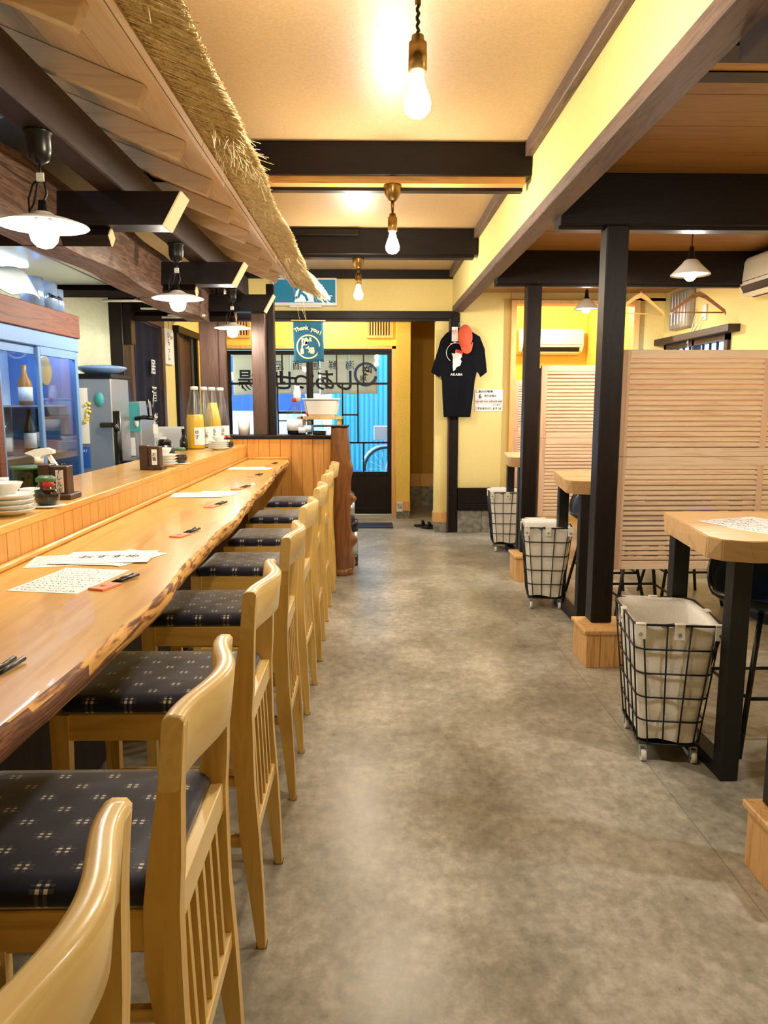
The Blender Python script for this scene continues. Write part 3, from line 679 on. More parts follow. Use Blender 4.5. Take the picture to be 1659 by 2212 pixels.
spots = [(1.62, 2.86, PI, 'dark blue bucket chair tucked under the left end of the nearest table'), (1.78, 2.24, 0, 'dark bucket chair in front of the nearest table, at the right edge'),
         (2.08, 3.06, PI, 'dark bucket chair under the middle of the nearest table'), (1.62, 4.99, PI, 'dark bucket chair seen under the large screen, left one of the pair'),
         (2.15, 5.0, PI, 'dark bucket chair seen under the large screen, right one of the pair'), (1.62, 4.36, 0, 'dark bucket chair at the middle table, behind the pillar')]
for i, (x, y, r, l) in enumerate(spots):
    if i == 0: bs.location = (x, y, 0); bs.rotation_euler.z = r; bs['label'] = l
    else: dup(bs, (x, y, 0), r, l)

# ---------------------------------------------------------------- wheeled laundry baskets
def make_basket():
    t = T('laundry_basket', 'b', 'basket', (0, 0, 0), 'wheeled wire laundry baskets with canvas liners')
    def ring(hx, hy, z, r=.045, n=5, wob=0):
        pts = []
        for (sx, sy, a0) in ((1, 1, 0), (-1, 1, 90), (-1, -1, 180), (1, -1, 270)):
            for k in range(n+1):
                a = math.radians(a0+90*k/n); pts.append((sx*(hx-r)+r*math.cos(a), sy*(hy-r)+r*math.sin(a), z))
        return pts
    def dims(z): f = (z-.075)/.475; return (.112+.045*f, .165+.037*f)
    for i in range(6):
        z = .075+.475*i/5; hx, hy = dims(z)
        O('wire_ring', M().tube(ring(hx, hy, z, n=5), .0035 if 0 < i < 5 else .0045, 6, closed=True), black, t)
    for s in (-1, 1):
        for k in range(4):
            f = -1+2*k/3
            m = M().tube([((dims(.55)[0]-.03)*f, s*dims(.55)[1], .55), ((dims(.075)[0]-.03)*f, s*dims(.075)[1], .075)], .003, 6)
            O('upright_wire', m, black, t)
        for k in range(5):
            f = -1+2*k/4
            m = M().tube([(s*dims(.55)[0], (dims(.55)[1]-.035)*f, .55), (s*dims(.075)[0], (dims(.075)[1]-.035)*f, .075)], .003, 6)
            O('upright_wire', m, black, t)
    # canvas liner with folds, outer and inner skin
    random.seed(11); R = []; N = 72
    def lr(f, inset, z0, z1):
        z = z0+(z1-z0)*f; hx, hy = dims(z); hx -= inset; hy -= inset; base = ring(hx, hy, z, r=.04, n=4)
        out = []
        per = len(base)
        for k in range(N):
            p = k/N*per; i = int(p) % per; q = p-int(p); A, B = base[i], base[(i+1) % per]
            x, y = A[0]*(1-q)+B[0]*q, A[1]*(1-q)+B[1]*q; a = math.atan2(y, x)
            w = .0035*math.sin(5*a+z*17)+.0025*math.sin(9*a-z*31)+.002*math.sin(z*60+3*a)-.003
            d = math.hypot(x, y); out.append((x*(1+w/d), y*(1+w/d), z+(.005*math.sin(4*a+1)+.003*math.sin(7*a) if f > .97 else 0)+(.006*math.sin(6*a) if f < .03 else 0)))
        return out
    R = [lr(i/16, .006, .088, .553) for i in range(17)]+[lr(1-i/10*.92, .013, .088, .556) for i in range(1, 11)]
    m = M().loft(R, cap=False)
    m.b.faces.new([m.b.verts[k] for k in range(0)] or [m.b.verts.new((0, 0, .09)), m.b.verts.new((.001, 0, .09)), m.b.verts.new((0, .001, .09))]) if False else None
    ln = O('canvas_liner', m, canvas, t)
    O('liner_floor', M().box(-.098, .098, -.15, .15, .118, .122), canvas, t)
    O('base_tray', M().box(-.112, .112, -.16, .16, .070, .076, .002), black, t)
    hx, hy = dims(.55)
    for (x, y, ax) in ((0, -hy, 0), (-hx+.02, -hy, 0), (hx-.015, -hy+.004, 0), (0, hy, 0), (-hx, 0, 1), (hx, 0, 1)):
        if ax == 0:
            s = -1 if y < 0 else 1
            m = M().box(x-.018, x+.018, y+s*.004, y+s*.008, .498, .556, .0015).box(x-.018, x+.018, y-.010, y+.008, .552, .558, .0015)
            tb_ = O('liner_tab', m, canvas, t)
            O('rivet', M().tube([(x, y+s*.008, .518), (x, y+s*.0115, .518)], .007, 12), steel, tb_)
        else:
            s = -1 if x < 0 else 1
            m = M().box(x+s*.004, x+s*.008, y-.018, y+.018, .498, .556, .0015).box(x-.010, x+.010, y-.018, y+.018, .552, .558, .0015)
            tb_ = O('liner_tab', m, canvas, t)
            O('rivet', M().tube([(x+s*.008, y, .518), (x+s*.0115, y, .518)], .007, 12), steel, tb_)
    for sx in (-1, 1):
        for sy in (-1, 1):
            x, y = sx*.092, sy*.145
            w = O('caster_wheel', M().tube([(x-.009, y, .024), (x+.009, y, .024)], .024, 20), whitep, t)
            O('wheel_hub', M().tube([(x-.0105, y, .024), (x+.0105, y, .024)], .010, 14), chrome, w)
            O('fork', M().box(x-.013, x-.010, y-.006, y+.018, .022, .06, .001).box(x+.010, x+.013, y-.006, y+.018, .022, .06, .001).box(x-.013, x+.013, y+.002, y+.018, .056, .066, .001), steel, w)
    return t
bk = make_basket()
bk.location = (1.146, 2.775, 0); bk.rotation_euler.z = math.radians(-7.5); bk['label'] = 'canvas lined black wire basket on white casters nearest the camera'
dup(bk, (1.175, 4.89, 0), math.radians(-8), 'canvas lined wire basket on casters in front of the second dark pillar, middle one')
dup(bk, (1.245, 6.78, 0), math.radians(-4), 'canvas lined wire basket on casters farthest away, against the low concrete base')

# ---------------------------------------------------------------- paper with handwriting
def scribble(m, x0, x1, y, z, h, th=.0016, seed=0):
    """wavy pen strokes along x at height z"""
    rnd = random.Random(seed); x = x0
    while x < x1-.004:
        L = rnd.uniform(.004, .014); pts = [(x+L*k/3, y+rnd.uniform(-h, h)) for k in range(4)]
        for (a, b), (c, d) in zip(pts, pts[1:]):
            dx, dy = c-a, d-b; n = math.hypot(dx, dy) or 1; nx, ny = -dy/n*th/2, dx/n*th/2
            v = [m.b.verts.new(q) for q in ((a+nx, b+ny, z), (a-nx, b-ny, z), (c-nx, d-ny, z), (c+nx, d+ny, z))]
            m.b.faces.new(v)
        x += L+rnd.uniform(.002, .009)
def menu(x, y, z, w, h, rot, label, group, seed, big=None, cat='menu', inkm=ink, rows=9, th=.0016):
    """w across (local x), h along (local y); lies flat"""
    t = T('menu_sheet', label, cat, (x, y, z), group)
    O('sheet', M().box(x-w/2, x+w/2, y-h/2, y+h/2, z, z+.0009), paper, t)
    m = M()
    if rows:
        for r in range(rows):
            yy = y+h/2-h*(r+.8)/(rows+.6); scribble(m, x-w*.44, x+w*(.44 if r % 3 else .2), yy, z+.0013, h*.018+th*.6, th, seed+r)
        O('handwriting', m, inkm, t)
    else: m.b.free()
    if big: text(big, h*.26, ink, (x, y+.0, z+.0014), FLAT, t, name='handwriting', ext=.0001)
    t.rotation_euler.z = rot
    return t
MG = 'menu sheets on the bar counter'
menu(-.768, 1.868, .9, .185, .255, math.radians(-10), 'single handwritten menu sheet lying in front of the nearest menu pile', MG, 1, inkm=inkb, rows=11)
menu(-.86, 2.11, .9, .23, .16, math.radians(12), 'bottom menu sheet of the nearest pile on the bar counter', MG, 20)
menu(-.72, 2.14, .9011, .15, .20, math.radians(-25), 'second menu sheet of the nearest pile, sticking out towards the bark edge', MG, 30)
menu(-.80, 2.115, .9022, .21, .15, math.radians(-6), 'third menu sheet of the nearest pile, under the large lettering', MG, 40, rows=4)
menu(-.765, 2.14, .9033, .25, .17, math.radians(5), 'top menu sheet of the nearest pile with large brush lettering', MG, 50, big='おすすめ', rows=3)
menu(-.88, 3.66, .9, .2, .16, math.radians(8), 'lowest menu sheet of the middle pile on the bar counter', MG, 60)
menu(-.77, 3.69, .9011, .2, .18, math.radians(-8), 'menu sheet of the middle pile sticking out towards the stools', MG, 70)
menu(-.83, 3.63, .9022, .22, .19, math.radians(3), 'top menu sheet of the middle pile, reddish writing', MG, 80, inkm=redink)
menu(-.86, 5.15, .9, .24, .19, math.radians(4), 'lower menu sheet of the pile at the far end of the bar', MG, 90)
menu(-.82, 5.1, .9011, .27, .18, math.radians(-7), 'upper menu sheet of the pile at the far end of the bar', MG, 100)
TG = 'menu sheets on the nearest table'
menu(1.46, 2.56, .9, .30, .21, math.radians(-60), 'handwritten menu on the nearest table, its corner at the table end', TG, 120, rows=6, th=.0032)
menu(1.42, 2.74, .9011, .28, .20, math.radians(20), 'handwritten menu with bold brush strokes on the nearest table, farther from the camera', TG, 130, rows=6, th=.0036)
menu(1.6, 2.70, .9022, .28, .20, math.radians(-12), 'white menu sheet at the right edge of the picture on the nearest table', TG, 140, rows=6)
menu(1.5, 4.5, .9, .24, .18, 0, 'menu sheet on the middle table', TG, 150)

# chopsticks in pink sleeves
words_ = ['nearest', 'second', 'third', 'fourth', 'fifth', 'sixth', 'seventh']
for i, (x, y, r) in enumerate([(-.632, 1.14, -8), (-.655, 1.79, -20), (-.65, 2.50, -16), (-.695, 3.22, -18), (-.70, 3.88, -20), (-.725, 4.55, -18), (-.735, 5.42, -16)]):
    n = words_[i]; a = math.radians(r)
    t = T('chopstick_sleeve', 'pink folded paper sleeve on the bar counter, %s from the camera' % n, 'sleeve', (x, y, .9), 'pink chopstick sleeves along the counter')
    O('sleeve', M().box(x-.022, x+.022, y-.035, y+.035, .9, .9055, .001), pink, t)
    text('咲', .018, redink, (x, y-.008, .9058), FLAT, t, name='print', ext=.0001)
    t.rotation_euler.z = a
    for s in (-1, 1):
        c = Matrix.Rotation(a, 3, 'Z'); m = M()
        pts = [Vector((s*.007, .0+.036, .904)), Vector((s*.008, .075, .906)), Vector((s*.009, .118, .908))]
        pts = [Vector((x, y, 0))+c @ Vector((p.x, p.y, 0))+Vector((0, 0, p.z)) for p in pts]
        m.tube(pts, [.003, .0042, .0048], 8)
        O('chopstick', m, blackp, label='black chopstick poking out of the %s pink sleeve' % n, cat='chopstick', group='black chopsticks in the %s sleeve' % n)

# ---------------------------------------------------------------- shelf items on the upper counter
def plate(x, y, z, r, label, g): return O('small_plate', M().lathe([(0, 0), (r*.55, 0), (r*.60, .004), (r, .017), (r, .020), (r*.97, .020), (r*.58, .007), (0, .006)], (x, y, z), 32), cer, label=label, cat='plate', group=g)
def bowl(x, y, z, r, label, h=.035):
    m = M(); R = []
    for (f, zz) in ((.0, 0), (.55, 0), (.6, .006), (.85, h*.55), (1, h), (.96, h), (.8, h*.55), (.5, .01), (0, .009)):
        R.append([(x+max(r*f, 1e-4)*(1+.035*math.cos(10*a*2*PI/40)*(f > .9))*math.cos(a*2*PI/40), y+max(r*f, 1e-4)*(1+.035*math.cos(10*a*2*PI/40)*(f > .9))*math.sin(a*2*PI/40), z+zz) for a in range(40)])
    return O('small_bowl', m.loft(R), cer, label=label, cat='bowl', group='white bowls on the bar shelf')
def stack(x, y, r, n, where):
    for i in range(n): plate(x+.002*math.sin(i*5), y+.002*math.cos(i*3), 1.02+i*.0145, r, 'white plate, %s of the stack %s' % (['bottom one', 'second from the bottom', 'third from the bottom', 'fourth from the bottom'][i], where), 'white plates '+where)
stack(-1.075, 2.20, .072, 4, 'at the left edge of the picture')
bowl(-1.085, 2.20, 1.02+4*.0145+.004, .052, 'white scalloped bowl on top of the nearest plate stack')
stack(-1.075, 3.90, .062, 4, 'behind the middle condiment box')
bowl(-1.08, 3.90, 1.02+4*.0145+.004, .04, 'white bowl on the middle plate stack')
stack(-1.075, 5.28, .072, 4, 'beside the juice bottles')
bowl(-1.075, 5.28, 1.02+4*.0145+.004, .045, 'white bowl on the far plate stack')
bowl(-1.13, 2.46, 1.02, .032, 'small white bowl behind the nearest soy sauce pot', .05)
def soy(x, y, label, s=1, lid=greenp):
    t = T('soy_sauce_pot', label, 'pot', (x, y, 1.02), 'glass soy sauce pots on the bar shelf')
    O('saucer', M().lathe([(0, 0), (.04*s, 0), (.052*s, .006), (.05*s, .008), (0, .004)], (x, y, 1.02), 28), cer, t)
    O('glass_body', M().lathe([(0, .006), (.026*s, .006), (.036*s, .022*s), (.038*s, .04*s), (.032*s, .06*s), (.022*s, .072*s), (.024*s, .08*s)], (x, y, 1.02), 28), glassc, t)
    O('soy_sauce', M().lathe([(0, .008), (.025*s, .008), (.0345*s, .023*s), (.0362*s, .04*s), (.034*s, .052*s), (0, .052*s)], (x, y, 1.02), 28), blackl, t)
    O('lid', M().lathe([(0, .096*s), (.02*s, .095*s), (.029*s, .088*s), (.029*s, .078*s), (0, .078*s)], (x, y, 1.02), 24), lid, t)
soy(-1.035, 2.37, 'round glass soy sauce pot with a green lid at the left edge, on a saucer', 1.05)
soy(-1.03, 4.04, 'glass soy sauce pot with a green lid beside the middle plate stack', .95)
def holder(x, y, label, txt):
    t = T('condiment_box', label, 'box', (x, y, 1.02), 'dark wooden condiment boxes on the bar shelf')
    O('box', M().box(x-.03, x+.026, y-.055, y+.0, 1.02, 1.135, .002), darkbox, t)
    O('back_box', M().box(x-.075, x-.034, y-.05, y+.01, 1.02, 1.14, .002), darkbox, t)
    O('foot', M().box(x-.035, x+.040, y-.07, y+.03, 1.02, 1.04, .003), darkbox, t)
    O('name_card', M().box(x-.012, x+.014, y-.0575, y-.0555, 1.045, 1.122), paper, t)
    text(txt, .022, ink, (x+.001, y-.059, 1.084), FRONT, t, ext=.0002)
holder(-1.065, 2.60, 'dark wooden condiment box with a white card at the left edge of the picture', 'ア\nレ\nル\nギ')
holder(-1.07, 3.74, 'dark wooden condiment box with a card in the middle of the bar shelf', 'お\n箸')
O('spice_bottle', M().lathe([(0, 0), (.017, 0), (.018, .06), (.009, .085), (.009, .1), (.012, .1), (.012, .115), (0, .116)], (-1.10, 2.66, 1.02), 20), glassg, label='small brown spice bottle beside the nearest condiment box', cat='bottle')
t = T('green_tub', 'green lidded tub behind the nearest soy sauce pot', 'tub', (-1.2, 2.62, 1.02))
O('tub', M().lathe([(0, 0), (.045, 0), (.055, .09), (.057, .105), (.05, .105), (.045, .02), (0, .02)], (-1.20, 2.62, 1.02), 32), glassg, t)
O('rim', M().lathe([(.056, .100), (.061, .102), (.061, .110), (.052, .110)], (-1.20, 2.62, 1.02), 32), greenp, t)
t = T('spray_bottle', 'clear spray bottle with a white trigger behind the green tub', 'bottle', (-1.27, 2.86, 1.02))
O('bottle', M().lathe([(0, 0), (.035, 0), (.036, .07), (.02, .10), (.014, .105), (0, .105)], (-1.27, 2.86, 1.02), 24), glassc, t)
m = M().lathe([(0, .10), (.017, .10), (.017, .125), (0, .125)], (-1.27, 2.86, 1.02), 16)
m.prism([(-1.315, 1.158), (-1.29, 1.150), (-1.28, 1.14), (-1.258, 1.14), (-1.250, 1.152), (-1.21, 1.158), (-1.21, 1.170), (-1.235, 1.180), (-1.275, 1.176), (-1.315, 1.162)], 'y', 2.846, 2.874)
m.prism([(-1.24, 1.155), (-1.225, 1.153), (-1.205, 1.12), (-1.192, 1.098), (-1.205, 1.096), (-1.222, 1.12)], 'y', 2.852, 2.868)
O('spray_head', m, whitep, t)
t = T('vitamin_jar', 'small jar with a white cap and blue label at the left edge', 'jar', (-1.24, 2.55, 1.02))
O('jar', M().lathe([(0, 0), (.022, 0), (.022, .055), (.016, .062), (0, .062)], (-1.235, 2.50, 1.02), 20), whitep, t)
O('cap', M().lathe([(0, .062), (.019, .062), (.019, .082), (0, .082)], (-1.235, 2.50, 1.02), 20), cer, t)
O('label', M().lathe([(.0224, .012), (.0226, .012), (.0226, .045), (.0224, .045)], (-1.235, 2.50, 1.02), 20), inkb, t)
t = T('salt_shaker', 'glass shaker with a red top behind the nearest soy sauce pot', 'shaker', (-1.10, 2.52, 1.02))
O('glass', M().lathe([(0, 0), (.018, 0), (.02, .05), (.017, .055)], (-1.085, 2.50, 1.02), 16), glassc, t); O('top', M().lathe([(0, .078), (.012, .076), (.018, .06), (.018, .052), (0, .052)], (-1.085, 2.50, 1.02), 16), redp, t)
t = T('salt_shaker', 'glass shaker with a red top beside the far plate stack', 'shaker', (-1.04, 5.5, 1.02))
O('glass', M().lathe([(0, 0), (.02, 0), (.022, .06), (.018, .065)], (-1.055, 5.5, 1.02), 16), glassc, t); O('top', M().lathe([(0, .095), (.016, .094), (.024, .075), (.024, .062), (0, .062)], (-1.055, 5.5, 1.02), 16), redp, t)
soy(-1.03, 5.43, 'glass soy sauce pot behind the far plate stack', .9, blackp)
t = T('tea_pot', 'black round kettle behind the middle condiment box', 'kettle', (-1.13, 4.12, 1.02))
O('body', M().lathe([(0, 0), (.045, 0), (.052, .03), (.052, .075), (.04, .10), (0, .10)], (-1.14, 4.14, 1.02), 28), blackp, t)
O('lid', M().lathe([(0, .10), (.036, .10), (.034, .125), (.028, .13), (0, .13)], (-1.14, 4.14, 1.02), 24), blackp, t)
t = T('pink_packet', 'pink sugar packet leaning at the nearest bowl', 'packet', (-1.2, 2.3, 1.02))
O('packet', M().box(-1.21, -1.16, 2.33, 2.335, 1.02, 1.085, .002), newmat('pale_pink', (240, 178, 176), .5), t)
JG = 'frosted juice bottles at the far end of the bar shelf'
for i, (x, y, lv) in enumerate([(-1.262, 5.40, .245), (-1.232, 5.56, .0), (-1.20, 5.70, .24), (-1.165, 5.84, .0)]):
    t = T('juice_bottle', ['tall frosted bottle of bright yellow juice, nearest of the bottle row', 'frosted bottle second in the row, behind the yellow juice', 'frosted bottle third in the row with orange juice', 'frosted bottle last in the row, beside the kitchen post'][i], 'bottle', (x, y, 1.02), JG)
    O('glass_body', M().lathe([(0, 0), (.060, 0), (.063, .008), (.063, .20), (.060, .24), (.050, .30), (.038, .355), (.030, .40), (.027, .425), (.028, .435), (0, .435)], (x, y, 1.02), 32), glassmat('frosted_glass_%d' % i, (.90, .93, .93), .12, .3), t)
    if lv: O('juice', M().lathe([(0, .004), (.058, .004), (.060, .01), (.060, .205), (.0545, .245), (0, .245)] if i == 0 else [(0, .004), (.058, .004), (.06, .2), (.045, .28), (.032, .33), (0, .33)], (x, y, 1.02), 32), juice, t)
    else: O('juice', M().lathe([(0, .004), (.058, .004), (.060, .01), (.060, .15), (0, .15)], (x, y, 1.02), 32), bottle_fr, t)
    O('cap', M().lathe([(0, .447), (.022, .446), (.028, .44), (.028, .422), (0, .422)], (x, y, 1.02), 24), cer, t)
    m = M().grid(lambda u, v: (x+.0638*math.cos(-1.5+u*1.5), y+.0638*math.sin(-1.5+u*1.5), 1.05+v*.125), 12, 1); lb = O('label', m, paper, t)
    text(['ゆ\nず', 'し\nあ', 'も\nも', 'は\nち'][i], .034, ink, (x+.024, y-.062, 1.122), Matrix.Rotation(.4, 3, 'Z') @ FRONT, t, ext=.0003)
O('soy_bottle', M().lathe([(0, 0), (.026, 0), (.028, .01), (.028, .07), (.012, .1), (.011, .13), (.014, .132), (.013, .15), (0, .15)], (-1.30, 5.2, 1.02), 24), blackl, label='small black sauce bottle left of the yellow juice bottle', cat='bottle')

# things on the cap of the end panel
t = T('white_cup', 'tall white marbled cup on the dark cap before the entrance window', 'cup', (-1.03, 6.1, 1.09))
O('cup', M().lathe([(0, 0), (.045, 0), (.050, .118), (.046, .118), (.04, .01), (0, .01)], (-1.03, 6.1, 1.09), 28), cer, t)
def petb(x, y, z, r, h, capm_, label, liquid=None):
    t = T('plastic_bottle', label, 'bottle', (x, y, z), 'bottles on the end panel cap')
    O('bottle', M().lathe([(0, 0), (r*.9, 0), (r, h*.03), (r, h*.45), (r*1.02, h*.55), (r*.75, h*.72), (r*.3, h*.88), (r*.26, h*.93)], (x, y, z), 28), glassc, t)
    O('label', M().lathe([(r*1.01, h*.12), (r*1.02, h*.12), (r*1.02, h*.42), (r*1.01, h*.42)], (x, y, z), 28), paper2, t)
    if liquid: O('liquid', M().lathe([(0, .004), (r*.86, .004), (r*.95, h*.04), (r*.95, h*.3), (0, h*.3)], (x, y, z), 24), liquid, t)
    O('cap', M().lathe([(0, h), (r*.26, h), (r*.3, h*.98), (r*.3, h*.88), (0, h*.88)], (x, y, z), 20), capm_, t)
petb(-.62, 6.12, 1.09, .062, .30, redp, 'large clear plastic bottle with a red collar on the end panel cap', blackl)
t = T('pump_bottle', 'white pump dispenser standing behind the large clear bottle', 'bottle', (-.60, 6.32, 1.09))
O('bottle', M().box(-.64, -.57, 6.19, 6.235, 1.09, 1.36, .01), glassc, t)
O('pump', M().lathe([(0, .27), (.03, .27), (.03, .36), (.022, .365), (.022, .40), (0, .40)], (-.605, 6.212, 1.09), 20), whitep, t)
petb(-.52, 6.14, 1.09, .035, .18, redp, 'small clear bottle with a red cap on the end panel cap')
petb(-.555, 6.05, 1.09, .03, .15, blackp, 'small dark sauce bottle in front of the large clear bottle', blackl)
t = T('food_container', 'clear plastic container on the end panel cap beside the log post', 'container', (-.47, 6.12, 1.09))
O('container', M().box(-.475, -.36, 6.07, 6.17, 1.09, 1.17, .006), glassc, t); O('contents', M().box(-.47, -.365, 6.075, 6.165, 1.093, 1.125, .004), blackl, t)
t = T('shelf_stand', 'small wooden stand behind the end panel carrying the white tub', 'stand', (-.44, 6.9, 0))
O('top_board', M().box(-.66, -.26, 6.72, 7.08, 1.20, 1.225, .003), trimW, t)
for x in (-.64, -.30):
    for y in (6.74, 7.04): O('leg', M().box(x, x+.03, y, y+.03, 0, 1.2, .002), trimW, t)
t = T('plastic_tub', 'white translucent plastic tub on the small stand before the entrance door', 'tub', (-.44, 6.9, 1.225))
lo = [(-.58, 6.8, 1.225), (-.31, 6.8, 1.225), (-.31, 7.0, 1.225), (-.58, 7.0, 1.225)]; hi = [(-.61, 6.77, 1.385), (-.28, 6.77, 1.385), (-.28, 7.03, 1.385), (-.61, 7.03, 1.385)]
m = M().poly(lo, hi); bmesh.ops.bevel(m.b, geom=m.b.edges[:], offset=.02, segments=3, affect='EDGES'); O('tub', m, whitep, t)
O('rim', M().box(-.62, -.27, 6.76, 7.04, 1.375, 1.39, .006), whitep, t)
# bin behind the log post
t = T('steel_canister', 'black and steel cylinder standing behind the log post at the aisle', 'canister', (-.205, 6.13, 0))
O('lower_body', M().lathe([(0, 0), (.064, 0), (.064, .09), (.062, .09), (.062, .30), (.066, .30), (.066, .39), (0, .39)], (-.170, 6.10, 0), 32), blackp, t)
O('steel_band', M().lathe([(.0625, .10), (.0635, .10), (.0635, .29), (.0625, .29)], (-.170, 6.10, 0), 32), steel, t)
O('upper_body', M().lathe([(0, .39), (.048, .39), (.048, .55), (0, .55)], (-.180, 6.12, 0), 28), steel, t)
O('lid', M().lathe([(0, .62), (.03, .62), (.048, .60), (.053, .55), (0, .55)], (-.180, 6.12, 0), 28), blackp, t)

# ---------------------------------------------------------------- entrance door and outside
def door(name, x0, x1, y, mids, label):
    """sliding door with glass fields; x0..x1"""
    root = T(name, label, 'door', ((x0+x1)/2, y, 0)); tag(root, kind='structure')
    if 'label' in root: pass
    z0, z1 = .03, 1.955
    O('stile', M().box(x0, x0+.05, y, y+.035, z0, z1, .002), darkZ, root); O('stile', M().box(x1-.05, x1, y, y+.035, z0, z1, .002), darkZ, root)
    O('rail', M().box(x0+.05, x1-.05, y, y+.035, z1-.05, z1, .002), darkX, root); O('rail', M().box(x0+.05, x1-.05, y, y+.035, .49, .535, .002), darkX, root); O('rail', M().box(x0+.05, x1-.05, y, y+.035, z0, z0+.07, .002), darkX, root)
    O('lower_panel', M().box(x0+.05, x1-.05, y+.01, y+.02, z0+.07, .49), darkZ, root)
    m = M()
    for a, b, c, d in mids: m.box(a, b, y+.004, y+.03, c, d)
    O('muntins', m, darkX, root)
    O('glass_pane', M().box(x0+.05, x1-.05, y+.014, y+.018, .535, z1-.05), glass, root)
    return root
HZ = 1.572
door('door_1', -.72, .25, 8.80, [(-.67, .20, HZ-.012, HZ+.012), (-.40, -.385, HZ, 1.905), (-.087, -.07, HZ, 1.905), (-.335, -.318, 1.2, HZ), (-.335, -.318, .535, 1.2), (-.155, -.138, .88, HZ), (-.335, -.14, 1.20, 1.218), (-.335, .20, .872, .89), (-.09, -.073, .535, .872)], 'dark wooden sliding entrance door with glass fields')
door('door_2', -1.68, -.70, 8.84, [(-1.63, -.75, HZ-.012, HZ+.012), (-1.04, -1.025, HZ, 1.905), (-1.35, -1.335, HZ, 1.905), (-1.10, -1.083, .535, HZ), (-1.10, -.75, 1.22, 1.25), (-1.10, -.75, 1.13, 1.145)], 'left leaf of the entrance door')
ST('trim_5', M().box(-1.74, -1.69, 8.74, 8.92, 0, 2.0, .003).box(.25, .30, 8.74, 8.92, 0, 2.0, .003).box(-1.74, .30, 8.74, 8.92, 1.965, 2.01, .003), trimW)
ST('trim_6', M().box(-1.69, .25, 8.78, 8.92, 0, .03, .002), steel)
O('trim_9', M().box(-1.69, .25, 8.79, 8.8, 1.955, 1.966), black, kind='structure')
for (x0, x1, l) in ((-.045, .265, 'small slatted wooden vent high on the yellow wall right of the flag'), (-1.70, -1.38, 'small slatted wooden vent high on the yellow wall behind the bar lamp')):
    t = T('wall_vent', l, 'vent', ((x0+x1)/2, 8.78, 2.09), 'slatted wall vents')
    O('vent_frame', M().box(x0, x1, 8.775, 8.8, 2.09, 2.12, .002).box(x0, x0+.02, 8.775, 8.8, 2.12, 2.34).box(x1-.02, x1, 8.775, 8.8, 2.12, 2.34).box(x0, x1, 8.775, 8.8, 2.34, 2.36), trimW, t)
    m = M(); n = 9
    for i in range(n): xx = x0+.03+(x1-x0-.06)*i/(n-1); m.box(xx-.008, xx+.008, 8.78, 8.795, 2.12, 2.34)
    O('vent_slats', m, trimW, t); O('vent_back', M().box(x0+.02, x1-.02, 8.796, 8.8, 2.12, 2.34), postZ, t)
# noren outside, lettering seen from behind (mirrored)
t = T('entrance_curtain', 'cream shop curtain hanging outside the entrance door, its lettering seen reversed', 'curtain', (-.78, 9.15, 1.94))
gaps = [-1.66, -1.31, -.96, -.61, -.26, .09]
cur = newmat('cream_curtain', (236, 226, 210), .9)
_tl = nd(cur, 'ShaderNodeBsdfTranslucent'); _tl.inputs[0].default_value = S((255, 232, 200)); _ms = nd(cur, 'ShaderNodeMixShader'); _ms.inputs[0].default_value = .5
lk(cur, cur.node_tree.nodes['Principled BSDF'].outputs[0], _ms.inputs[1]); lk(cur, _tl.outputs[0], _ms.inputs[2]); lk(cur, _ms.outputs[0], cur.node_tree.nodes['Material Output'].inputs[0])
for a, c in zip(gaps, gaps[1:]):
    O('curtain_panel', M().grid(lambda u, v: (a+(c-a-.004)*u, 9.15+.012*math.sin(u*7+a*9)*v, 1.94-.49*v+.01*math.sin(u*3+a)*v), 12, 6), cur, t, solid=.002)
O('curtain_rod', M().tube([(-1.75, 9.15, 1.95), (.2, 9.15, 1.95)], .01, 10), darkX, t)
for x in (-1.72, .17): O('rod_bracket', M().box(x-.01, x+.01, 8.9, 9.16, 1.935, 1.965), black, t)
R180 = FRONT
for s, x in zip('海鮮居酒屋', (-.245, -.45, -.66, -.88, -1.10)): text(s, .12, ink, (x, 9.128, 1.79), R180, t, mirror=True, ext=.0008, name='small_lettering')
for s, x in zip('しあわせ咲場', (-.30, -.55, -.80, -1.03, -1.24, -1.47)): text(s, .27, ink, (x, 9.127, 1.60), R180, t, mirror=True, ext=.0008, off=.004, name='large_lettering')
def ringmesh(cx, y, cz, r0, r1, a0=0, a1=2*PI, ax='y', n=48, ecc=0):
    m = M()
    V = []
    for i in range(n+1):
        a = a0+(a1-a0)*i/n; w = r0+ecc*(i/n)
        V.append([m.b.verts.new((cx+q*math.cos(a), y, cz+q*math.sin(a))) for q in (w, r1)])
    for i in range(n): m.b.faces.new((V[i][0], V[i+1][0], V[i+1][1], V[i][1]))
    return m
O('logo_circle', ringmesh(-.055, 9.126, 1.69, .118, .145, .3, 6.1, ecc=-.012), inkb, t)
text('咲', .13, ink, (-.04, 9.125, 1.73), R180, t, mirror=True, ext=.0008, off=.002, name='logo_lettering')
text('場', .085, ink, (-.085, 9.125, 1.63), R180, t, mirror=True, ext=.0008, off=.001, name='logo_lettering')
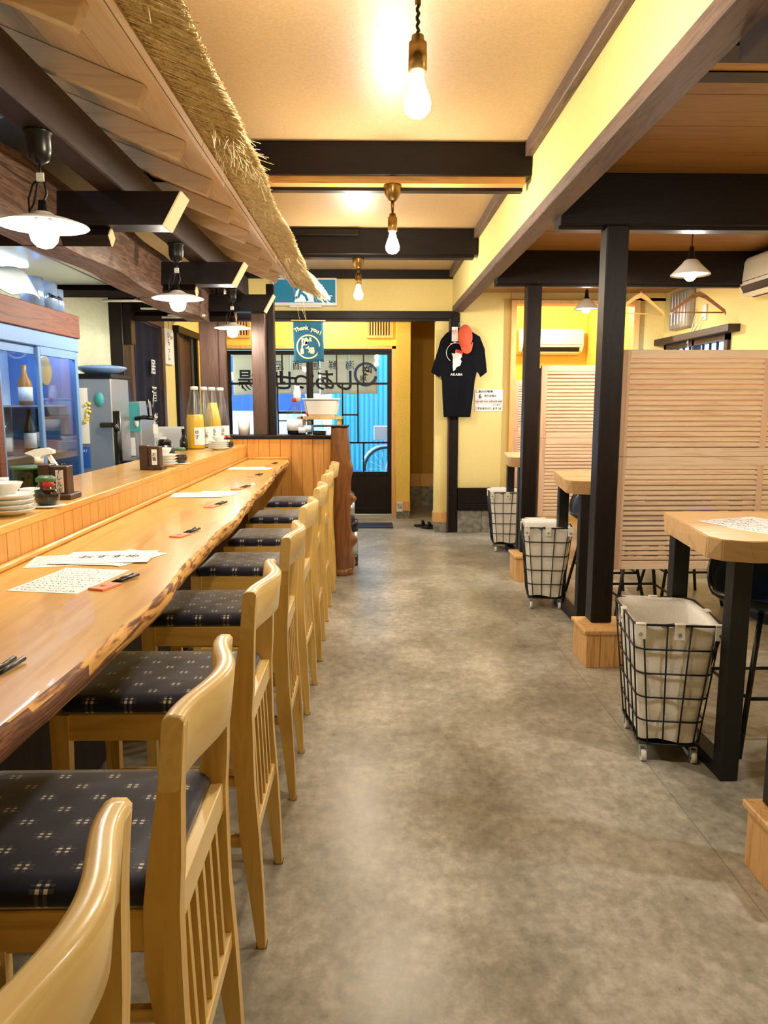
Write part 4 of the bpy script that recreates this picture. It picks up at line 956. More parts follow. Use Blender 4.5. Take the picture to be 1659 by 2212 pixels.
# street outside
ST('ground_outside', M().box(-9, 9, 8.95, 24, -.1, -.02), texmat('asphalt', [(130, 140, 150), (160, 168, 176)], nscale=8))
m = M()
for i in range(60):
    x = -.62+i*.075; m.prism([(x, 12.0), (x+.0375, 11.97), (x+.075, 12.0), (x+.075, 12.03), (x, 12.03)], 'z', -.02, 3.4)
t = T('corrugated_shed', 'teal corrugated metal shed across the street, seen through the door glass', 'shed', (1.6, 12, 0))
O('wall', m, teap, t); O('roof', M().box(-.7, 4, 11.8, 14, 3.4, 3.5), steel, t)
t = T('street_house', 'pale building across the street, seen through the left entrance window', 'house', (-3, 18, 0))
O('wall', M().box(-6.5, -1.6, 17, 20, 0, 2.6).box(-6.5, -1.6, 17, 20, 2.6, 4.5), green_w, t); O('window', M().box(-4.2, -3.0, 16.95, 17.0, 1.4, 2.4), inkb, t); O('roof', M().box(-6.8, -1.4, 16.6, 20.2, 4.5, 4.7), darkX, t)
t = T('street_fence', 'white vertical bar fence across the street', 'fence', (-2.4, 13, 0))
m = M()
for i in range(22): m.box(-4.2+i*.14, -4.18+i*.14, 13.0, 13.02, .1, 1.0)
O('bars', m, whitep, t); O('top_rail', M().box(-4.2, -1.1, 13.0, 13.03, 1.0, 1.06), whitep, t); O('low_wall', M().box(-4.2, -1.1, 12.98, 13.08, 0, .12), concr, t)
t = T('parked_van', 'white van parked across the street behind the fence', 'van', (-1.9, 15, 0))
m = M().prism([(-3.6, .35), (-.9, .35), (-.9, 1.0), (-1.2, 1.9), (-3.5, 1.95), (-3.6, 1.5)], 'y', 14.4, 16.0); bmesh.ops.bevel(m.b, geom=m.b.edges[:], offset=.06, segments=3, affect='EDGES')
O('body', m, cer, t); O('side_window', M().prism([(-3.4, 1.2), (-1.15, 1.2), (-1.35, 1.75), (-3.4, 1.78)], 'y', 14.37, 14.41), inkb, t)
for x in (-3.1, -1.4): O('wheel', M().tube([(x, 14.36, .33), (x, 14.6, .33)], .33, 24), black, t)
def wheel(root, x, y, r):
    w = O('wheel', M().tube([(x+r*math.cos(a*PI/20), y, r+r*math.sin(a*PI/20)) for a in range(40)], .018, 8, closed=True), black, root)
    m = M()
    for k in range(14): m.tube([(x, y, r), (x+r*math.cos(k*PI/7), y, r+r*math.sin(k*PI/7))], .002, 4)
    O('spokes', m, chrome, w)
t = T('bicycle', 'white bicycle parked in front of the teal shed outside the door', 'bicycle', (.6, 11.5, 0))
wheel(t, .24, 11.5, .33); wheel(t, 1.28, 11.5, .33)
m = M()
for a, c in (((.24, .33), (.42, .95)), ((.42, .80), (.78, .30)), ((.40, .72), (.82, .42)), ((.78, .30), (.92, .82)), ((.78, .30), (1.28, .33)), ((.90, .62), (1.28, .33))): m.tube([(a[0], 11.5, a[1]), (c[0], 11.5, c[1])], .017, 8)
O('frame', m, whitep, t); O('handlebar', M().tube([(.42, 11.25, 1.02), (.44, 11.4, 1.0), (.43, 11.5, .96), (.44, 11.6, 1.0), (.42, 11.75, 1.02)], .012, 8), chrome, t)
O('saddle', M().box(.82, 1.02, 11.42, 11.58, .82, .87, .02), black, t); O('basket', M().box(.05, .32, 11.38, 11.62, .78, 1.0, .01), steel, t); O('fender', M().tube([(.24+.37*math.cos(a), 11.5, .33+.37*math.sin(a)) for a in [PI*.1+i*PI*.8/12 for i in range(13)]], .018, 6), whitep, t)
O('street_bucket', M().lathe([(0, 0), (.12, 0), (.15, .4), (.14, .4), (.11, .02), (0, .02)], (-.22, 10.6, -.02), 20), bluebox, label='blue bucket outside the entrance door', cat='bucket')
# door mat, slippers, notes
O('door_mat', M().box(-.32, .245, 7.93, 8.26, 0, .012, .004), shoe, label='dark doormat in front of the entrance door', cat='doormat')
def slipper(x, y, a, l):
    t = T('sandal', l, 'sandal', (x, y, 0), 'black sandals by the passage')
    pts = [(x+.048*math.cos(k*PI/12)*(1 if math.sin(k*PI/12) > 0 else .8), y+.125*math.sin(k*PI/12)) for k in range(24)]
    O('sole', M().prism(pts, 'z', 0, .022), shoe, t)
    O('strap', M().tube([(x-.046, y+.02, .015), (x-.03, y+.03, .055), (x, y+.035, .066), (x+.03, y+.03, .055), (x+.046, y+.02, .015)], .014, 8), shoe, t)
    t.rotation_euler.z = a
slipper(.60, 8.02, 1.35, 'black sandal lying flat in the passage doorway, left one'); slipper(.66, 7.90, 1.2, 'black sandal half hidden behind the passage wall, right one')
t = T('wall_note', 'small handwritten note on the wooden skirting beside the entrance door', 'note', (.33, 8.6, .1))
O('note', M().box(.305, .375, 8.600, 8.603, .085, .205), paper, t); text('足元\n注意', .030, ink, (.34, 8.598, .147), FRONT, t, ext=.0003)
O('light_switch', M().box(.49, .53, 9.675, 9.685, 1.19, 1.31, .002).box(.50, .52, 9.67, 9.676, 1.22, 1.28, .002), must, label='small switch plate on the mustard wall of the passage', cat='switch')

# ---------------------------------------------------------------- exit sign, flag
t = T('exit_sign', 'teal emergency exit sign with a white running figure above the entrance', 'sign', (-.65, 7.63, 2.31))
O('housing', M().box(-.97, -.325, 7.60, 7.675, 2.305, 2.575, .012, seg=2), whitep, t)
O('lower_bar', M().box(-.80, -.48, 7.59, 7.64, 2.288, 2.306, .003), whitep, t)
es = emis('exit_face', (.0, .20, .32), .5, (.0, .08, .12)); ew = emis('exit_figure', (.8, .92, 1.0), .5, (.4, .45, .45))
O('face', M().box(-.95, -.345, 7.596, 7.601, 2.335, 2.555), es, t)
O('doorway_figure', M().prism([(-.75, 2.34), (-.56, 2.34), (-.56, 2.55), (-.72, 2.55)], 'y', 7.593, 7.597), ew, t)
m = M()
for pts, r in (([(-.665, 2.50), (-.69, 2.43)], .018), ([(-.67, 2.49), (-.72, 2.47), (-.75, 2.43)], .009), ([(-.66, 2.49), (-.62, 2.45), (-.60, 2.47)], .009), ([(-.685, 2.43), (-.64, 2.40), (-.62, 2.35)], .012), ([(-.695, 2.43), (-.71, 2.39), (-.76, 2.37)], .012)):
    m.tube([(x, 7.592, z) for x, z in pts], r, 8)
m.lathe([(0, -.02), (.018, -.01), (.02, 0), (.018, .01), (0, .02)], (-.655, 7.592, 2.53), 12)
for v in m.b.verts: v.co.y = 7.5915+(v.co.y-7.592)*.12
O('running_figure', m, es, t)
text('非常口', .045, ew, (-.49, 7.594, 2.425), FRONT, t); text('EXIT', .035, ew, (-.49, 7.594, 2.378), FRONT, t)
t = T('cloth_flag', 'small teal flag reading Thank you! hanging from the thatched eave', 'flag', (-.485, 5.96, 1.67))
O('cloth', M().grid(lambda u, v: (-.602+.236*u-.002*math.sin(v*6), 5.96+.008*math.sin(u*5)*v, 1.985-.318*v-.006*math.sin(u*6)*v), 12, 12), teal, t, solid=.002)
O('rod', M().tube([(-.618, 5.96, 1.988), (-.35, 5.96, 1.984)], .004, 8), trimW, t)
O('string', M().tube([(-.55, 5.96, 1.988), (-.60, 5.9, 2.27)], .0012, 4).tube([(-.50, 5.96, 1.987), (-.60, 5.9, 2.27)], .0012, 4).tube([(-.50, 5.96, 1.987), (-.545, 5.95, 2.29)], .0012, 4), straw, t)
import itertools
for i, ch_ in enumerate('Thank you!'):
    q = (i-4.5)/4.5; x = -.485+q*.095; z = 1.928-.028*q*q-.012*q
    text(ch_, .043, cream, (x, 5.952, z), Matrix.Rotation(q*.42, 3, 'Y') @ FRONT, t, ext=.0005, off=.0015)
O('logo_disc', ringmesh(-.486, 5.9545, 1.785, .0, .094), cream, t); O('logo_inner', ringmesh(-.486, 5.9535, 1.785, .0, .083), teal, t)
text('咲', .085, cream, (-.498, 5.952, 1.808), FRONT, t, ext=.0005, off=.003); text('場', .052, cream, (-.462, 5.952, 1.752), FRONT, t, ext=.0005, off=.0015)
O('logo_bottle', M().prism([(-.548, 1.73), (-.522, 1.73), (-.522, 1.765), (-.53, 1.775), (-.529, 1.79), (-.541, 1.79), (-.54, 1.775), (-.548, 1.765)], 'y', 5.9515, 5.953), cream, t)

# ---------------------------------------------------------------- T-shirt, cap, notices
t = T('tshirt', 'black printed T-shirt hanging on a hanger at the dark pillar', 'T-shirt', (.885, 7.57, 1.22))
cx, cz = .887, 2.085
pl = [(-7, -1), (-13, -5), (-18, -11), (-21, -22), (-27.5, -43), (-19, -48), (-17.2, -37), (-16.2, -52), (-15.6, -66), (-14.2, -88), (12.8, -88), (15, -68), (16.4, -52), (17.8, -38), (22.5, -48), (28.8, -43), (26, -20), (21, -8), (14, -4), (8, -1), (0, -4)]
m = M().prism([(cx+a/100, cz+b/100) for a, b in pl], 'y', 7.555, 7.60)
bmesh.ops.bevel(m.b, geom=[e for e in m.b.edges if abs(e.verts[0].co.y-e.verts[1].co.y) < 1e-5], offset=.012, segments=2, affect='EDGES', clamp_overlap=True)
bmesh.ops.triangulate(m.b, faces=[f for f in m.b.faces if len(f.verts) > 6])
bmesh.ops.subdivide_edges(m.b, edges=[e for e in m.b.edges if e.calc_length() > .06], cuts=3, use_grid_fill=True)
for v in m.b.verts:
    if v.co.y < 7.575: v.co.y += .006*math.sin((v.co.x-cx)*55+v.co.z*5)*min(1, max(0, (cz-v.co.z)*1.6))
sh = O('shirt_body', m, shirt, t)
O('hanger', M().tube([(cx-.13, 7.575, cz-.07), (cx, 7.575, cz+.01), (cx+.13, 7.575, cz-.07)], .006, 8).tube([(cx, 7.575, cz+.01), (cx+.0, 7.575, cz+.05), (cx+.03, 7.575, cz+.07), (cx+.05, 7.575, cz+.05), (cx+.035, 7.575, cz+.03)], .002, 6), steel, t)
# print: white arc, pale figure shape with a red band
pr = [(-.055, -.40), (-.055, -.30), (-.068, -.265), (-.03, -.27), (-.028, -.235), (.028, -.25), (.036, -.30), (.02, -.32), (.033, -.345), (.02, -.385), (-.02, -.405), (-.03, -.43), (-.05, -.44)]
O('print_shape', M().prism([(cx-.005+a, cz+b+.02) for a, b in pr], 'y', 7.544, 7.548), cream_w if False else paper, t)
O('print_band', M().prism([(cx-.03, cz-.205), (cx+.04, cz-.225), (cx+.04, cz-.255), (cx-.03, cz-.238)], 'y', 7.543, 7.547), redink, t)
O('print_circle', ringmesh(cx-.03, 7.546, cz-.24, .093, .098, 1.2, 4.1), paper, t)
O('print_marks', M().prism([(cx-.09, cz-.15), (cx-.07, cz-.145), (cx-.075, cz-.16)], 'y', 7.545, 7.548).prism([(cx-.055, cz-.138), (cx-.03, cz-.135), (cx-.05, cz-.152)], 'y', 7.545, 7.548), paper, t)
text('AKABA', .034, paper, (cx-.022, 7.545, cz-.455), FRONT, t, off=.001, spacing=1.15, name='print_lettering')
t = T('baseball_cap', 'coral red cap hanging over the black T-shirt', 'cap', (.95, 7.5, 1.8))
def crown(u, v):
    a = 2*PI*u; f = v*PI*.5; return (.944+.072*math.sin(f)*math.cos(a), 7.525-.065*math.cos(f), 2.0+.115*math.sin(f)*math.sin(a)-.035*math.cos(f))
O('crown', M().grid(crown, 32, 12), capm, t, solid=.003)
def brim(u, v): a = PI*(u-.5); return (.956+(.066-.008*v)*math.sin(a), 7.515-.03*math.cos(a)-.012*v, 1.945-.03*abs(math.cos(a))-v*.085*max(0, math.cos(a))**.5)
O('brim', M().grid(brim, 24, 8), capm, t, solid=.004)
O('button', M().lathe([(0, .006), (.006, .003), (.007, 0), (0, 0)], (.944, 7.485, 1.965), 10), capm, t)
t = T('price_note', 'small white price note pinned beside the coral cap', 'note', (.845, 7.53, 1.94))
O('note', M().box(.812, .872, 7.535, 7.538, 1.955, 2.095), paper, t); text('販売\n中', .026, redink, (.835, 7.533, 2.04), FRONT, t, ext=.0003)
t = T('wall_notice', 'white handwritten notice with red circled dates on the yellow wall beside the T-shirt', 'notice', (1.22, 7.69, 1.26))
O('sheet', M().box(1.075, 1.37, 7.695, 7.699, 1.262, 1.485), paper, t)
text('しあわせ咲場', .030, ink, (1.17, 7.693, 1.462), FRONT, t, off=.0004); text('6', .062, ink, (1.13, 7.693, 1.415), FRONT, t, off=.001); text('月のお休み', .026, ink, (1.235, 7.693, 1.418), FRONT, t, off=.0004)
m = M()
for i, (x, s_) in enumerate(((1.10, '3火'), (1.145, '9月'), (1.19, '10火'), (1.24, '16月'), (1.285, '23月'), (1.335, '30月'))):
    text(s_, .020, ink, (x, 7.693, 1.362), FRONT, t, off=.0003)
    O('red_circle', ringmesh(x, 7.692, 1.362, .018, .0196), redink, t)
text('とします', .020, ink, (1.30, 7.693, 1.328), FRONT, t); text('ご不便おかけします ☺', .026, ink, (1.215, 7.693, 1.29), FRONT, t, off=.0003)

# ---------------------------------------------------------------- air conditioners, hangers, window on the right
def aircon(root, f):
    """profile in (depth, z); f maps (u along, d depth, z)"""
    pr = [(0, .30), (.19, .30), (.215, .27), (.225, .10), (.19, .03), (.12, 0), (0, 0)]
    m = M(); lo = [f(0, d, z) for d, z in pr]; hi = [f(.80, d, z) for d, z in pr]; m.poly(lo, hi); bmesh.ops.bevel(m.b, geom=m.b.edges[:], offset=.008, segments=2, affect='EDGES')
    O('body', m, acm, root)
    def slab(n, u0, u1, pts, mat): O(n, M().poly([f(u0, d, z) for d, z in pts], [f(u1, d, z) for d, z in pts]), mat, root)
    slab('air_outlet', .05, .75, [(.125, .0), (.19, .028), (.215, .078), (.222, .078), (.197, .022), (.128, -.007)], black)
    slab('louvre_flap', .05, .75, [(.17, -.004), (.205, .022), (.209, .018), (.172, -.010)], acm)
    slab('seam_line', .02, .78, [(.224, .105), (.2262, .105), (.2262, .109), (.224, .109)], ink)
    slab('top_grille', .03, .77, [(.03, .300), (.17, .300), (.17, .303), (.03, .303)], blackp)
t = T('air_conditioner', 'cream air conditioner high on the right wall at the picture edge', 'air conditioner', (3, 5.3, 2.12), 'wall air conditioners')
aircon(t, lambda u, d, z: (3.0-d*1.15, 5.68-u, 2.13+z*.92))
t = T('air_conditioner', 'cream air conditioner in the yellow alcove behind the dark pillars', 'air conditioner', (2.2, 9.4, 1.93), 'wall air conditioners')
aircon(t, lambda u, d, z: (1.83+u, 9.5-d, 1.95+z))
def hanger(x, y, z, mat, label, r):
    t = T('coat_hanger', label, 'hanger', (x, y, z), 'wooden coat hangers')
    pts = [(-.21, -.145), (-.20, -.125), (-.10, -.055), (-.05, -.022), (0, 0), (.05, -.022), (.10, -.055), (.20, -.125), (.21, -.145)]
    m = M(); R = []
    for i, (a, b) in enumerate(pts):
        w = [.008, .012, .013, .016, .019, .016, .013, .012, .008][i]
        R.append([(x+a, y-.006, z+b-w), (x+a, y+.006, z+b-w), (x+a, y+.006, z+b+w), (x+a, y-.006, z+b+w)])
    m.loft(R, smooth=False); O('shoulder_bar', m, mat, t)
    O('trouser_bar', M().tube([(x-.19, y, z-.135), (x+.19, y, z-.135)], .005, 8), mat, t)
    O('hook', M().tube([(x, y, z+.015), (x, y, z+.035), (x+.012, y, z+.05), (x+.006, y, z+.07), (x-.012, y, z+.066)], .0022, 6), chrome, t)
    t.rotation_euler.z = r
hanger(2.46, 5.67, 2.155, wood('hanger_brown', [(96, 58, 34), (136, 88, 54), (114, 72, 44)], 'X', rough=.4), 'brown wooden coat hanger on the black crossbeam, right one', 0)
hanger(2.02, 5.67, 2.145, trimW, 'light wooden coat hanger on the black crossbeam, half hidden by the pillar', .25)
t = T('wrapped_box', 'grey box in clear plastic wrap high on the right wall behind the hangers', 'box', (2.97, 7.2, 2.08))
O('box', M().box(2.93, 3.0, 6.98, 7.42, 2.05, 2.40, .02, seg=2), newmat('pale_grey', (176, 170, 160), .4), t)
m = M()
for i in range(5): m.box(2.922, 2.93, 7.03+i*.075, 7.05+i*.075, 2.09, 2.38, .003)
O('wrap_ribs', m, steel, t); O('plastic_wrap', M().box(2.90, 2.925, 6.95, 7.46, 2.03, 2.42, .01), glassc, t)
t = T('power_socket', 'white wall socket with hanging cables left of the air conditioner', 'socket', (2.97, 6.75, 2.1))
O('plate', M().box(2.985, 3.0, 6.72, 6.80, 2.08, 2.22, .003), whitep, t)
O('cable', M().tube([(2.98, 6.76, 2.11), (2.96, 6.86, 2.03), (2.97, 6.93, 1.98), (2.96, 7.0, 1.93), (2.97, 7.02, 1.86)], .005, 6).tube([(2.98, 6.90, 2.2), (2.96, 6.92, 2.05), (2.97, 6.99, 1.97), (2.96, 7.03, 1.90)], .005, 6), whitep, t)
t = T('window_1', 'small dark framed window in the right wall', 'window', (3, 6.9, 1.2)); tag(t, kind='structure')
O('window_head', M().box(2.90, 3.0, 6.10, 7.70, 1.925, 1.985, .004), darkY, t)
O('window_frame', M().box(2.97, 3.04, 6.25, 6.30, 1.2, 1.92).box(2.97, 3.04, 7.55, 7.6, 1.2, 1.92).box(2.97, 3.04, 6.9, 6.94, 1.2, 1.92).box(2.97, 3.04, 6.25, 7.6, 1.87, 1.925).box(2.97, 3.04, 6.25, 7.6, 1.2, 1.25), darkY, t)
m = M()
for i in range(9): m.box(3.0, 3.02, 6.36+i*.14, 6.375+i*.14, 1.25, 1.87)
O('muntins', m, darkZ, t); O('window_pane', M().box(3.06, 3.065, 6.25, 7.6, 1.2, 1.92), glass, t)

# ---------------------------------------------------------------- kitchen behind the bar
t = T('display_fridge', 'glass door display fridge with a reddish wooden top board behind the bar', 'fridge', (-1.8, 3.75, 0))
O('cabinet', M().box(-2.0, -1.97, 3.25, 4.16, .5, 1.69).box(-1.97, -1.62, 4.13, 4.16, .5, 1.69).box(-1.97, -1.62, 3.25, 3.28, .5, 1.69).box(-2.0, -1.6, 3.25, 4.16, 0, .62).box(-1.97, -1.62, 3.28, 4.13, 1.66, 1.69), alu, t)
O('top_board', M().box(-2.0, -1.585, 2.2, 4.175, 1.694, 1.815, .004), redwood, t, label='reddish wooden top board')
O('header_rail', M().box(-1.63, -1.592, 3.25, 4.165, 1.62, 1.692, .004), alu, t); O('bottom_rail', M().box(-1.625, -1.6, 3.25, 4.16, .62, .66), alu, t)
for (a, c, dx) in ((3.29, 3.73, 0), (3.66, 4.15, .016)):
    d = O('door', M().box(-1.632+dx, -1.612+dx, a, a+.03, .66, 1.62, .003).box(-1.632+dx, -1.612+dx, c-.035, c, .66, 1.62, .003).box(-1.632+dx, -1.612+dx, a+.03, c-.035, 1.58, 1.62).box(-1.632+dx, -1.612+dx, a+.03, c-.035, .66, .70), alu, t)
    O('door_glass', M().box(-1.624+dx, -1.620+dx, a+.03, c-.035, .70, 1.58), glassb, d)
for z in (.86, 1.09, 1.33): O('shelf', M().box(-1.96, -1.66, 3.29, 4.12, z, z+.008), steel, t)
O('fill_strip', M().box(-1.66, -1.645, 3.32, 4.10, 1.63, 1.645), emis('fridge_fill', (.72, .86, 1.0), 40), t)  # glowing strip added to brighten the inside of the fridge
O('back_lining', M().box(-1.97, -1.965, 3.28, 4.13, .62, 1.66), newmat('fridge_lining', (196, 206, 214), .4), t)
O('left_post', M().box(-1.66, -1.585, 3.20, 3.255, 0, 1.7, .004), redwood, t)
FG = 'bottles and packs inside the display fridge'
fr = [(3.36, 1.098, .035, .24, glassg, 'green bottle with a white label on the middle fridge shelf'), (3.46, 1.098, .035, .2, cer, 'white labelled bottle beside the green one in the fridge'), (3.60, 1.098, .028, .19, glassc, 'clear bottle on the middle fridge shelf behind the door joint'),
      (3.36, .868, .03, .19, glassc, 'clear bottle on the lower fridge shelf, leftmost'), (3.46, .868, .03, .19, glassc, 'clear bottle on the lower fridge shelf, next to the leftmost'), (3.86, 1.098, .03, .22, blackp, 'dark bottle on the middle fridge shelf behind the right door'), (3.97, 1.098, .03, .22, glassg, 'green bottle behind the right fridge door'),
      (3.84, 1.338, .034, .2, newmat('amber', (170, 110, 40), .3), 'amber bottle on the upper shelf behind the right door'), (3.42, 1.338, .034, .18, cer, 'white bottle on the upper fridge shelf')]
for y, z, r, h, mt, l in fr:
    b_ = T('bottle', l, 'bottle', (-1.75, y, z), FG)
    O('glass_body', M().lathe([(0, 0), (r, 0), (r, h*.55), (r*.4, h*.78), (r*.36, h), (0, h)], (-1.75, y, z), 20), mt, b_)
    O('label', M().lathe([(r*1.01, h*.1), (r*1.02, h*.1), (r*1.02, h*.45), (r*1.01, h*.45)], (-1.75, y, z), 20), paper, b_)
O('storage_box', M().box(-1.9, -1.68, 3.33, 3.6, .668, .80, .006), bluebox, label='blue plastic box at the bottom of the display fridge', cat='box')
O('round_tin', M().tube([(-1.70, 3.93, 1.515), (-1.68, 3.93, 1.515)], .075, 28), newmat('gold_lid', (190, 160, 100), .4, .4), label='round golden tin lid on the top fridge shelf behind the right door', cat='tin')
t = T('kitchen_counter', 'steel worktop along the kitchen wall beyond the fridge', 'worktop', (-1.75, 5.1, 0))
O('top', M().box(-1.98, -1.42, 4.2, 5.85, .84, .87, .003), steel, t); O('body', M().box(-1.98, -1.46, 4.2, 5.85, 0, .84), blackp, t)
t = T('beer_server', 'tall steel drink dispenser with a teal badge beside the display fridge', 'dispenser', (-1.68, 4.75, .87))
O('body', M().box(-1.80, -1.585, 4.62, 4.95, .87, 1.50, .006), steel, t)
O('top_plate', M().box(-1.82, -1.575, 4.60, 4.97, 1.50, 1.525, .004), blackp, t)
O('badge', M().lathe([(0, 0), (.03, 0), (.03, .004), (0, .004)], (0, 0, 0), 24).xf(Matrix.Translation((-1.66, 4.618, 1.37)) @ Matrix.Rotation(PI/2, 4, 'X') @ Matrix.Diagonal((1, 1.5, 1, 1))), teap, t)
O('price_list', M().box(-1.795, -1.73, 4.612, 4.618, 1.10, 1.44), paper, t)
m = M(); random.seed(2)
for i in range(16): m.lathe([(0, -.01), (.009, -.004), (.009, .004), (0, .01)], (-1.735+random.uniform(-.02, .02), 4.608, 1.29+random.uniform(-.06, .06)), 8)
O('lemon_stickers', m, newmat('lemon', (226, 214, 110), .5), t)
O('label_strip', M().box(-1.79, -1.735, 4.610, 4.616, .95, 1.08), bluebox, t)
text('ART.', .022, paper, (-1.763, 4.607, 1.055), FRONT, t)
O('tap_column', M().tube([(-1.565, 4.64, .87), (-1.565, 4.64, 1.30)], .022, 14), blackp, t)
O('tap', M().tube([(-1.65, 4.60, 1.215), (-1.56, 4.58, 1.215), (-1.545, 4.57, 1.18)], .016, 10), blackp, t)
t = T('tap_tower', 'teal panelled tap machine with black tap handles right of the steel dispenser', 'dispenser', (-1.57, 5.15, .87))
O('body', M().box(-1.62, -1.53, 5.0, 5.3, .87, 1.36, .005), steel, t); O('panel', M().box(-1.618, -1.532, 4.992, 5.0, 1.16, 1.35), teap, t); O('notice', M().box(-1.60, -1.57, 4.99, 4.993, 1.0, 1.12), paper, t)
O('emblem', M().lathe([(0, 0), (.016, 0), (.016, .004), (0, .004)], (0, 0, 0), 20).xf(Matrix.Translation((-1.555, 4.99, 1.22)) @ Matrix.Rotation(PI/2, 4, 'X') @ Matrix.Diagonal((1, 2, 1, 1))), paper, t)
O('tap', M().tube([(-1.56, 4.99, 1.245), (-1.50, 4.97, 1.255), (-1.43, 4.95, 1.25)], .014, 10), blackp, t)
for dx in (0, .03): O('tap_handle', M().tube([(-1.46+dx, 4.95, 1.26), (-1.467+dx, 4.95, 1.37)], [.006, .010], 8), blackp, t)
O('paper_tag', M().box(-1.43, -1.40, 4.93, 4.934, 1.15, 1.21), paper, t)
t = T('steel_bowl', 'large shallow bowl in blue plastic film on top of the steel dispenser', 'bowl', (-1.70, 4.78, 1.525))
O('bowl', M().lathe([(0, .0), (.09, .0), (.15, .035), (.155, .045), (.12, .055), (0, .06)], (-1.70, 4.80, 1.525), 32), newmat('film_blue', (120, 160, 215), .15), t)
t = T('drip_tray', 'black drip tray with a raised lid below the taps, behind the bar shelf', 'tray', (-1.47, 4.7, .95), 'black drip trays')
O('tray', M().box(-1.53, -1.40, 4.55, 4.85, .97, 1.0, .006), blackp, t); O('base', M().box(-1.53, -1.45, 4.6, 4.8, .87, .97, .004), blackp, t)
t = T('drip_tray', 'black drip tray farther back beside the white basket', 'tray', (-1.45, 5.1, .95), 'black drip trays')
O('tray', M().box(-1.50, -1.36, 5.0, 5.3, 1.0, 1.03, .006), blackp, t); O('base', M().box(-1.47, -1.40, 5.05, 5.25, .87, 1.0, .004), blackp, t)
t = T('plastic_basket', 'white slotted plastic basket with cards behind the bar shelf', 'basket', (-1.5, 5.6, 1.0))
m = M().box(-1.77, -1.53, 5.42, 5.60, .98, .985)
for i in range(9): m.box(-1.77+i*.029, -1.758+i*.029, 5.418, 5.422, .985, 1.09)
m.box(-1.775, -1.525, 5.415, 5.425, 1.085, 1.10).box(-1.775, -1.525, 5.415, 5.423, 1.03, 1.04).box(-1.775, -1.525, 5.415, 5.422, .98, .995).box(-1.775, -1.77, 5.42, 5.60, .98, 1.10).box(-1.53, -1.525, 5.42, 5.60, .98, 1.10).box(-1.775, -1.525, 5.595, 5.60, .98, 1.10)
O('basket', m, whitep, t); O('base', M().box(-1.75, -1.54, 5.44, 5.58, .87, .98), whitep, t)
for i in range(2): O('card', M().box(-1.75+i*.02, -1.56+i*.02, 5.47+i*.06, 5.473+i*.06, .99, 1.14-i*.01), paper, t)
t = T('menu_rack', 'white folder rack with papers left of the sauce bottle', 'rack', (-1.4, 5.75, 1.02))
O('folder', M().box(-1.74, -1.42, 5.70, 5.71, .98, 1.17, .002), whitep, t); O('front_folder', M().box(-1.72, -1.41, 5.66, 5.67, .98, 1.16, .002), paper2, t); O('base', M().box(-1.74, -1.41, 5.64, 5.73, .87, .98, .002), whitep, t)
potm = newmat('pot_steel', (150, 182, 226), .18, .55)
PG = 'steel pots on the fridge top board'
for y, r, h, l in ((3.84, .055, .15, 'steel pot on the fridge top board, leftmost of three'), (4.0, .058, .15, 'steel pot on the fridge top board with a dark handle, middle one'), (4.12, .042, .13, 'narrow steel pot on the right end of the fridge top board')):
    t = T('steel_pot', l, 'pot', (-1.68, y, 1.815), PG)
    O('pot', M().lathe([(0, 0), (r, 0), (r, h), (r-.003, h), (r-.003, .004), (0, .004)], (-1.68, y-.01, 1.815), 28), potm, t)
    if l.find('middle') > 0: O('handle', M().tube([(-1.64, y-.055, 1.90), (-1.62, y-.08, 1.89), (-1.62, y+.04, 1.885), (-1.64, y+.05, 1.90)], .006, 8), blackp, t)
O('kitchen_cloth', M().grid(lambda u, v: (-1.60-.06*v+.01*math.sin(u*9), 3.3+.42*u, 1.842+.12*v-.015*math.sin(u*6)), 14, 4), newmat('pale_cloth', (205, 224, 236), .9), label='pale cloth bundle lying on the fridge top board', cat='cloth', solid=.006)
t = T('extractor_hood', 'bluish stainless extractor hood above the kitchen', 'hood', (-1.75, 4, 2.1))
O('hood', M().box(-1.98, -1.52, 3.3, 4.58, 2.06, 2.4, .01), newmat('hood_steel', (92, 142, 215), .4, .1), t)
O('lamp_strip', M().box(-1.86, -1.74, 3.35, 3.95, 2.03, 2.044, .003), emis('hood_lamp', (.55, .76, 1.0), 22), t); O('rim', M().box(-1.98, -1.51, 3.29, 4.59, 2.045, 2.075).box(-1.96, -1.55, 3.33, 4.55, 2.04, 2.05), steel, t)
# glass rack rods
t = T('hanging_rack', 'row of white rods hanging under the kitchen ceiling beyond the hood', 'rack', (-1.6, 5.4, 2.0))
for i, (y, x0, x1) in enumerate(((4.95, -1.72, -1.42), (5.35, -1.60, -1.34), (5.75, -1.52, -1.24), (5.88, -1.60, -1.28))):
    O('rod', M().tube([(x0, y, 2.0), (x1, y, 2.0)], .008, 8), whitep, t)
O('hanger_rod', M().tube([(-1.5, 4.9, 2.005), (-1.45, 5.9, 2.005)], .004, 6).tube([(-1.5, 4.95, 2.0), (-1.5, 4.95, 2.66)], .004, 6), steel, t)
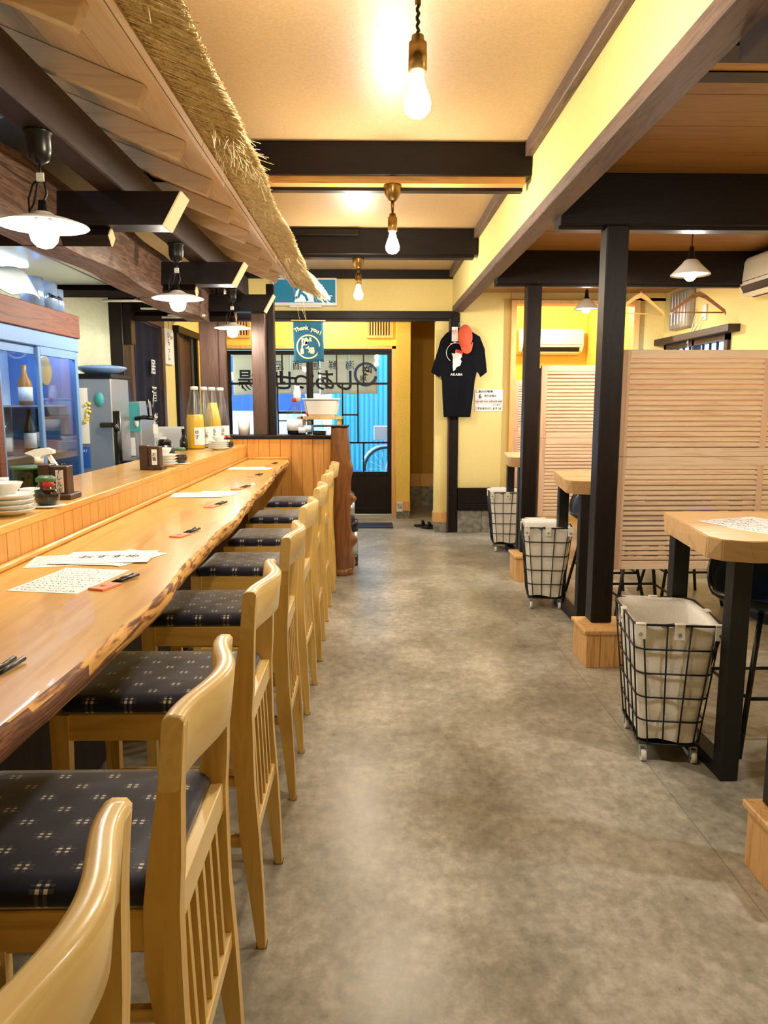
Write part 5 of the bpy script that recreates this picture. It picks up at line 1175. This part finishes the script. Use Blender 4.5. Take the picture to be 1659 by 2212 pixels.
# stepped post and doorways on the left wall
t = T('wall_post', 'dark stepped wooden post on the kitchen wall before the curtain doorway', 'post', (-1.93, 5.9, 0))
O('post', M().box(-2.0, -1.90, 5.86, 5.99, 0, 2.66, .004), darkZ, t); O('bracket', M().prism([(-1.9, 2.45), (-1.80, 2.45), (-1.80, 2.2), (-1.84, 2.15), (-1.84, 1.80), (-1.9, 1.80)], 'y', 5.88, 5.98), darkX, t)
ST('trim_7', M().box(-1.99, -1.955, 6.24, 6.30, 0, 2.12, .003).box(-1.99, -1.955, 7.16, 7.24, 0, 2.12, .003).box(-1.99, -1.95, 6.24, 7.24, 2.05, 2.12, .003), postZ)
ST('trim_8', M().box(-1.99, -1.95, 7.70, 7.78, 0, 2.1, .003).box(-1.99, -1.95, 8.56, 8.62, 0, 2.1, .003).box(-1.99, -1.92, 7.66, 8.68, 2.05, 2.12, .003), darkX)
ST('door_3', M().box(-2.03, -2.0, 7.72, 8.12, 0, 2.06).box(-2.05, -2.03, 8.1, 8.62, 0, 2.06), [postZ])
ST('wall_passage_left', M().box(-2.9, -2.8, 6.0, 8.9, 0, 2.6).box(-2.9, -2.05, 8.62, 8.72, 0, 2.6).box(-2.9, -2.15, 6.1, 6.2, 0, 2.6), must)
t = T('door_curtain', 'dark navy door curtain with white brush characters in the kitchen doorway', 'curtain', (-1.975, 6.7, .7))
O('cloth', M().grid(lambda u, v: (-1.985+.018*math.sin(u*22)*(.3+.7*v), 6.31+.84*u, 2.045-1.33*v), 44, 8), navyc, t, solid=.003)
O('rod', M().tube([(-1.98, 6.28, 2.045), (-1.98, 7.18, 2.045)], .008, 8), postZ, t)
for i, s in enumerate('居酒咲場'):
    text(s, .14, paper, (-1.945, 6.80, 1.66-i*.24), FACEX, t, ext=.001, off=.003)
t = T('hanging_sign', 'vertical white paper sign with brush writing hanging beside the curtain doorway', 'sign', (-1.96, 7.4, 1.72))
O('sheet', M().box(-1.965, -1.960, 7.28, 7.58, 1.72, 2.06), paper, t); text('い\nら\nっ\nし', .07, ink, (-1.957, 7.40, 1.89), FACEX, t, ext=.0006); text('ませ', .045, ink, (-1.957, 7.51, 1.98), FACEX, t, ext=.0006)
O('cord', M().tube([(-1.962, 7.43, 2.06), (-1.962, 7.43, 2.2)], .002, 5), black, t)
O('wall_switch', M().box(-1.999, -1.985, 5.45, 5.57, 1.52, 1.62, .003), whitep, label='white switch plate on the pale kitchen wall', cat='switch')
